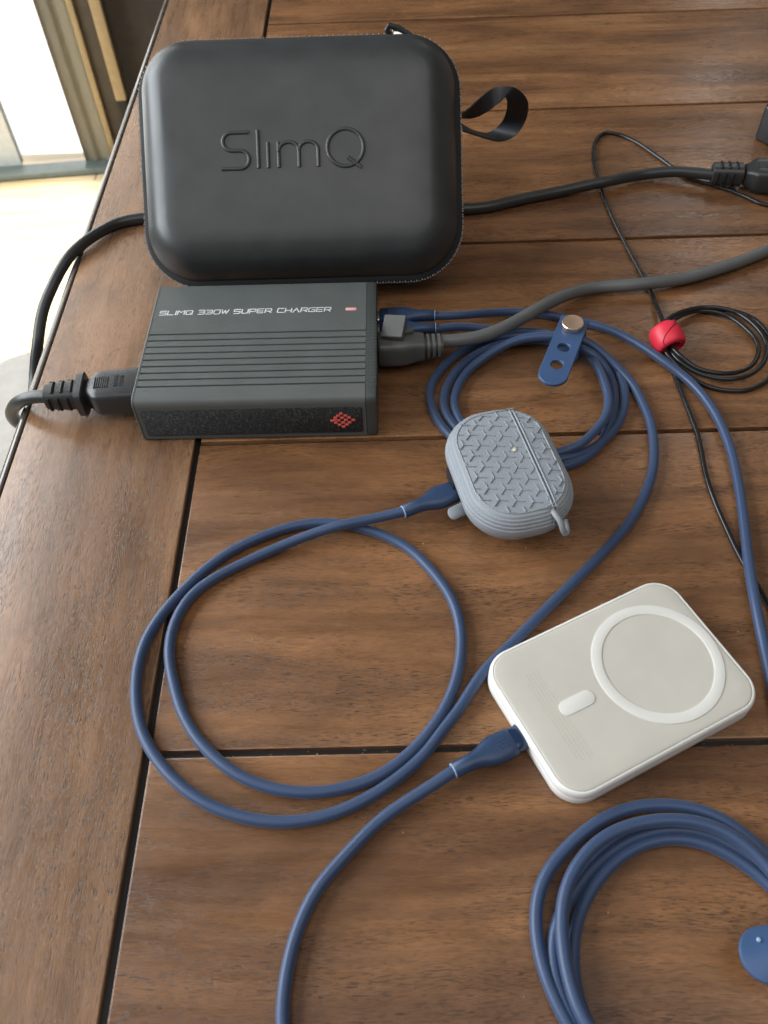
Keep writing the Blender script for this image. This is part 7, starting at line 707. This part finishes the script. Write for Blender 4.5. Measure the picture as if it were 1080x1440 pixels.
def relief(par, lo, hi, name):
    mb = MB(); a1 = Vector((7.6, -2.4)); a2 = Vector((-4.9, -5.5))   # lattice steps in local axes
    arms = [R(-19.5), R(99), R(-135.5)]
    for i in range(-9, 10):
        for j in range(-9, 10):
            c = Vector((-9.0, 25.3)) + a1 * i + a2 * j
            for a in arms:
                d = Vector((math.cos(a), math.sin(a))); L0, L1 = 0, 4.0
                p = c; q = c + d * L1
                def inside(v, m=0):
                    ax, ay = EW / 2 - 5.6 - m, EL / 2 - 5.6 - m; rr_ = 16.5
                    dx = max(abs(v.x) - (ax - rr_), 0); dy = max(abs(v.y) - (ay - rr_), 0)
                    return dx * dx + dy * dy < rr_ * rr_ and lo <= v.x <= hi
                def zz(v):
                    ax, ay = EW / 2 - 5.6, EL / 2 - 5.6; e = max(0, max(abs(v.x) / ax, abs(v.y) / ay) - .62)
                    return 22.72 - e * e * 2.6
                if not inside(p): 
                    if not inside(q): continue
                    p, q = q, p
                t = 1.0
                while not inside(p + (q - p) * t) and t > .15: t -= .08
                q = p + (q - p) * t
                if (q - p).length < .9: continue
                u = (q - p).normalized(); nn = Vector((-u.y, u.x)); w0 = .30; h = .5
                V = []
                for v in (p - u * .2, q):
                    z = zz(v); V += [(v.x - nn.x * w0, v.y - nn.y * w0, z - .25), (v.x - nn.x * .16, v.y - nn.y * .16, z + h), (v.x + nn.x * .16, v.y + nn.y * .16, z + h), (v.x + nn.x * w0, v.y + nn.y * w0, z - .25)]
                mb.add(V, [(0, 1, 5, 4), (1, 2, 6, 5), (2, 3, 7, 6), (4, 5, 6, 7), (3, 2, 1, 0)])
    mb.obj(name, M['cover'], par, ang=30)
relief(cov, -30, HX - 1.6, 'raised_pattern'); relief(lidc, HX + 1.9, 30, 'raised_pattern')
for par, xx in ((cov, HX - .75), (lidc, HX + 1.05)):
    b = MB(); pts = []
    for ins, z in prof[6:]:
        rr_ = ER - ins; dx_ = xx - (EW / 2 - ER); pts.append((xx, EL / 2 - ins - (rr_ - math.sqrt(max(rr_ ** 2 - dx_ ** 2, 0))) + .1, z + .05))
    pts = [(xx, yy, z) for (x_, yy, z) in pts]; full = pts + [(xx, -yy, z) for (x_, yy, z) in pts[::-1]]
    tube(b, full, .42, 8); b.obj('seam_bead', M['cover'], par, ang=60)
b = MB(); pts = [(EW / 2 * 0 + 13.2 * math.cos(0), 0, 0)]
# groove line round the pattern
for par, lo, hi in ((cov, -99, HX - 1.5), (lidc, HX + 1.8, 99)):
    o_ = [p for p in rrect(EW - 10.6, EL - 10.6, ER - 5, 14)]
    seq = o_ if lo < 0 else o_[-15:] + o_[:15]
    if lo < 0:
        i0 = 15; seq = o_[15:45]; seq = [(hi, seq[0][1])] + seq + [(hi, seq[-1][1])]
    else:
        seq = o_[45:] + o_[:15]; seq = [(lo, seq[0][1])] + seq + [(lo, seq[-1][1])]
    b = MB(); tube(b, [(x, y_, 22.1) for x, y_ in seq], .38, 8); b.obj('border_bead', M['cover'], par, ang=60)
b = MB(); cyl(b, (3.6, 5.4, 22.4), (0, 0, 1), [(1.9, 0), (1.9, .75), (1.5, .8), (1.4, .45), (.01, .4)], 20); b.obj('indicator_hole', M['cover'], cov)
b = MB(); cyl(b, (3.6, 5.4, 22.8), (0, 0, 1), [(1.35, 0), (1.3, .15), (.01, .2)], 16); b.obj('indicator_lens', plastic('cream_lens', (.75, .70, .52), .3), cov)
# side loop at the seam
b = MB(); cr_ = cr([(HX - 1.4, -EL / 2 + 6, 20.0), (HX - .6, -EL / 2 + 2.0, 20.2), (HX + .8, -EL / 2 - 1.6, 18.6), (HX + 1.8, -EL / 2 - 3.4, 15), (HX + 3.6, -EL / 2 - 3.2, 11), (HX + 5.2, -EL / 2 - 1.8, 11), (HX + 5.6, -EL / 2 + 3, 13)], 6)
tube(b, cr_, 1.5, 12, squash=.8); b.obj('lanyard_loop', M['cover'], lidc, ang=60)
# port flap hanging open under the plug
b = MB(); slab(b, 14, 6.4, 2.6, [(.5, -.8), (0, -.4), (0, .4), (.5, .8)], 0, 0, n=6)
b.xf(Matrix.Translation((-EW / 2 + 1.0, -9.2, 2.6)) @ Matrix.Rotation(R(16), 4, 'Z') @ Matrix.Rotation(R(30), 4, 'X')); b.obj('port_flap', M['cover'], cov, ang=40)
b = MB(); slab(b, 13, 7.5, 3, [(0, -EW / 2 - .15), (0, -EW / 2 + 2.5)], 0, 0, n=6); b.v = [(v[2], v[0] + 7.4, v[1] + 6.6) for v in b.v]; b.obj('port_opening', M['slot'], cov)

# ================================================================== power bank
pb = empty('power_bank', 'white magnetic power bank with a raised ring on its grey face', 'power bank', (94.2, 156.2, 0), R(25.6))
BW, BH, BR_ = 98.6, 69.6, 12.5
b = MB(); slab(b, BW, BH, BR_, rprof(6.6, 1.7, .2) , n=12); b.obj('lower_shell', M['bankwhite'], pb, ang=50)
b = MB(); slab(b, BW, BH, BR_, [(.35, 6.3), (.35, 6.95), (.02, 7.05), (0, 8.4), (.2, 9.6), (.6, 10.5), (1.1, 10.95), (1.6, 11.0), (1.72, 10.8), (1.75, 10.0)], n=12, cap0=True); rim = b.obj('rim', M['bankwhite'], pb, ang=60)
b = MB(); slab(b, BW, BH, BR_, [(1.8, 10.0), (1.84, 10.8), (2.1, 11.0), (2.8, 11.14), (8, 11.2)], n=12); face = b.obj('top_face', M['bankgrey'], pb, ang=50)
rcx, rcy = (111.0 - 94.2), (163.9 - 156.2); a = R(-25.6); rx, ry = rcx * math.cos(a) - rcy * math.sin(a), rcx * math.sin(a) + rcy * math.cos(a)
b = MB(); n = 96; rings = []
for r_, z in ((23.4, 11.15), (23.5, 11.45), (23.9, 11.55), (27.5, 11.55), (27.9, 11.45), (28.0, 11.15)):
    rings.append([(rx + r_ * math.cos(2 * math.pi * k / n), ry + r_ * math.sin(2 * math.pi * k / n), z) for k in range(n)])
loft(b, rings, False, False); b.v = b.v; b.obj('magnet_ring', M['bankring'], face, ang=40)
lx, ly = 74.6 - 94.2, 146.5 - 156.2; px_, py_ = lx * math.cos(a) - ly * math.sin(a), lx * math.sin(a) + ly * math.cos(a)
b = MB(); slab(b, 16.6, 6.8, 3.4, [(0, 11.1), (.05, 11.45), (.4, 11.55)], px_ - .8, py_, n=8); b.obj('pill_mark', M['bankring'], face, ang=40)
# tiny regulatory print: six faint lines
b = MB(); rnd = random.Random(3)
for li in range(5):
    y = 19.5 if li else 16; x = px_ - 14.5 + li * 1.45 * 1.1; end = -19 - rnd.random() * 4
    while y > end:
        w_ = .5 + rnd.random() * 1.1
        b.add([(x, y, 11.215), (x + .55, y, 11.215), (x + .55, y - w_, 11.215), (x, y - w_, 11.215)], [(0, 3, 2, 1)]); y -= w_ + .35
tag(b.obj('small_print', M['banktext'], face, smooth=False), kind='stuff')
b = MB(); slab(b, 10.4, 3.6, 1.8, [(0, -BW / 2 - .06), (0, -BW / 2 + .4)], 0, 0, n=6); b.v = [(v[2], v[0] - 3.6 + 3.6, v[1] + 5.5) for v in b.v]; b.obj('port', M['slot'], pb)

# ================================================================== black device at the right edge
bx = empty('black_device', 'black plastic device corner at the right edge above the cord plug', 'device', (333, 602, 0), R(33.5))
b = MB(); slab(b, 92, 62, 5, rprof(26, 2.2, .3), n=6); dv = b.obj('housing', M['blackbox'], bx, ang=50)
b = MB(); slab(b, 84, 54, 3, [(0, 26.2), (.0, 26.7), (.5, 26.9)], n=6); b.obj('top_panel', M['blackbox'], bx, ang=40)

# ================================================================== dust specks and one hair
b = MB(); rnd = random.Random(11)
def speck(x, y, z, s):
    a = rnd.random() * 6.28; V = [(x + s * math.cos(a + k * 2.09) * (.6 + rnd.random() * .6), y + s * math.sin(a + k * 2.09), z) for k in range(3)] + [(x, y, z + s * .9)]
    b.add(V, [(0, 1, 3), (1, 2, 3), (2, 0, 3)])
for k in range(230):
    x = rnd.uniform(-200, 330); y = rnd.uniform(20, 900); z = .01
    speck(x, y, z, rnd.choice([.16, .22, .28, .40]))
for k in range(60):
    speck(rnd.uniform(-100, 200), 132.4 + rnd.uniform(-1.2, 1.2), -3, rnd.choice([.2, .3, .4]))
for k in range(40):
    speck(rnd.uniform(-100, 200), 307.2 + rnd.uniform(-1, 1), -3, rnd.choice([.2, .3]))
tag(b.obj('dust', M['dust'], smooth=False), 'pale specks of dust scattered on the table boards', 'dust', kind='stuff')
b = MB(); tube(b, cr([(-159, 352, 9), (-163, 362, 12), (-160, 374, 10), (-152, 380, 6), (-146, 386, 3), (-143, 395, .6)], 8), .07, 5)
tag(b.obj('hair', plastic('auburn_hair', (.20, .09, .05), .5)), 'single thin reddish hair standing above the black connector', 'hair')
